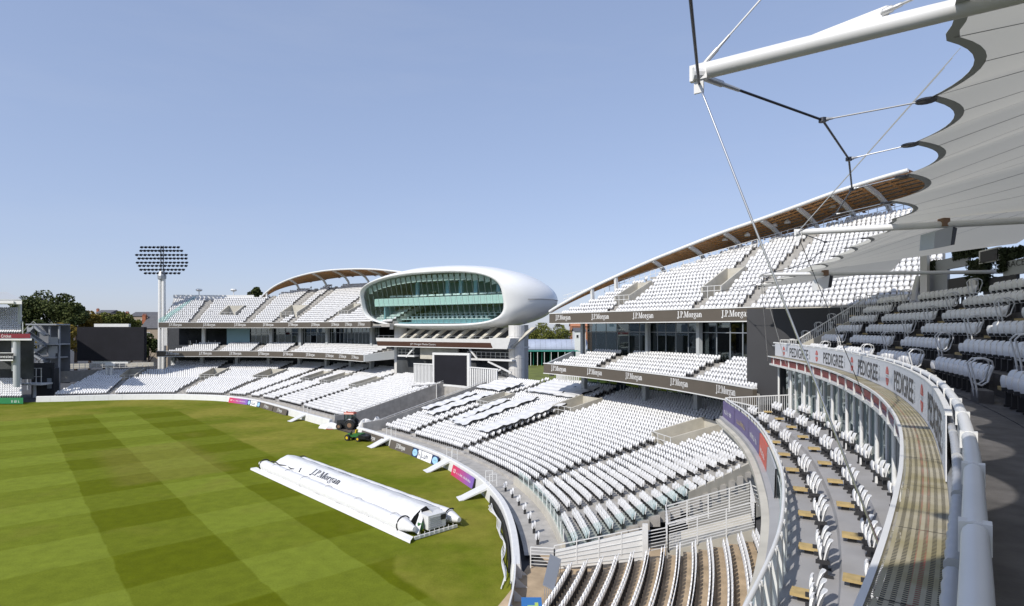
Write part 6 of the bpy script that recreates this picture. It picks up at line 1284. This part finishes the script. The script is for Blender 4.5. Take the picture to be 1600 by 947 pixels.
gbox('inner_wall', GX-12, lx(23, 112), 8, 8.3, 4, zz_(530), 'dark_room'); piece('column', lambda b: b.tube([(lx(26, 111), 111, 3), (lx(26, 111), 111, zz_(531))], .55, 14), 'column_grey', GS, True); gbox('side_wall', GX-1.75, GX-1.6, 1.8, 11, 12.6, 15.5, 'column_grey'); gbox('inner_column', lx(21.5, 112), lx(24, 112), 3, 3.4, 6, zz_(532), 'white_paint')
gbox('roof_fascia', GX-12, GX+.5, -1.0, -.6, zz_(475.5, 108), zz_(469.5, 108), 'white_paint'); piece('roof', lambda b: b.hexa([(GX-14, 107.5, zz_(470, 108)), (GX+.4, 107.5, zz_(470, 108)), (GX-11, 120, 20.3), (GX-24, 120, 20.3)], [(GX-14, 107.5, zz_(466, 108)), (GX+.4, 107.5, zz_(468, 108)), (GX-13, 120, 21.6), (GX-24, 120, 21.6)]), 'column_grey', GS); piece('roof_post', lambda b: b.tube([(lx(31, 111), 111, 15), (lx(31, 111), 111, 20)], .3, 10), 'column_grey', GS)
gbox('white_awning', GX-12, lx(27, 108), -1.3, 1, zz_(474.5, 108), zz_(470.5, 108), 'white_paint')
mat('stair_grey', (.16, .17, .19), .7)
# steel stair tower between that stand and the replay screen
ST = empty('stair_tower', at(65, 600, 128)[:2]+(0,)); tag(ST, 'grey steel staircase tower between the older stand and the replay screen', 'staircase')
sz = lambda y: CH+(YH-y)/F*128; sxp = lambda x: at(x, 514, 128)[0]
for y, x0, x1 in ((507, 40, 88), (538, 40, 88), (559, 36, 85), (577, 36, 70)): piece('landing', lambda b: b.box(((sxp(x0)+sxp(x1))/2, 130, sz(y)), (sxp(x1)-sxp(x0), 4, .3)), 'grey_steel', ST)
for xa, ya, xb, yb in ((46, 522, 72, 540), (72, 540, 48, 556), (50, 552, 72, 564), (72, 564, 46, 586), (40, 526, 56, 510), (56, 510, 72, 524)): piece('stair_flight', lambda b: b.beam((sxp(xa), 128, sz(ya)), (sxp(xb), 128, sz(yb)), 1.2, .45), 'grey_steel', ST); piece('stair_hand_rail', lambda b: b.beam((sxp(xa), 127.3, sz(ya)+1.1), (sxp(xb), 127.3, sz(yb)+1.1), .06, .06), 'cable_light', ST)
for x in (38, 54, 72, 87): piece('post', lambda b: b.box((sxp(x), 129, sz(560)), (.3, .3, 14)), 'grey_steel', ST)
for x0, x1, y0, y1 in ((73, 88, 527, 537), (73, 87, 541, 552), (73, 84, 552, 560), (40, 70, 545, 555), (40, 52, 512, 536)): piece('mesh_panel', lambda b: b.box(((sxp(x0)+sxp(x1))/2, 128.5, (sz(y0)+sz(y1))/2), (sxp(x1)-sxp(x0), .06, sz(y0)-sz(y1))), 'grey_steel', ST)
piece('back_panel', lambda b: b.box((sxp(62), 132.2, sz(555)), (sxp(88)-sxp(38), .1, 13)), 'stair_grey', ST)
CP = empty('camera_platform', at(53, 605, 119)[:2]+(0,)); tag(CP, 'white railed platform on posts beside the green board', 'platform')
pz = lambda y: CH+(YH-y)/F*119; pxp = lambda x: at(x, 514, 119)[0]
piece('floor', lambda b: b.box((pxp(53.5), 119.5, pz(600)), (pxp(71)-pxp(36), 3, .35)), 'white_paint', CP); piece('rail', lambda b: [b.beam((pxp(36), 118.1, pz(y)), (pxp(71), 118.1, pz(y)), .08, .1) for y in (588, 575)]+[b.beam((pxp(x), 118.1, pz(600)), (pxp(x), 118.1, pz(575)), .1, .1) for x in (37, 45, 53, 62, 70)], 'white_paint', CP); piece('support', lambda b: b.tube([(pxp(51), 119.5, 0), (pxp(51), 119.5, pz(600))], .3, 10), 'white_paint', CP)
piece('back_panel', lambda b: b.box((pxp(55), 121, 3.5), (pxp(72)-pxp(36), .2, 7)), 'slate_wall', CP)
KB = empty('plant_cabin', at(77, 600, 121)[:2]+(0,)); tag(KB, 'dark grey cabin at the left end of the far seating', 'cabin'); piece('cabin_body', lambda b: b.box((at(77, 514, 122)[0], 122, 3.3), (2.2, 2.5, 5.2)), 'slate_wall', KB); piece('cabin_door', lambda b: b.box((at(77, 514, 120.7)[0], 120.7, 2.8), (.9, .06, 2.1)), 'grey_steel', KB)
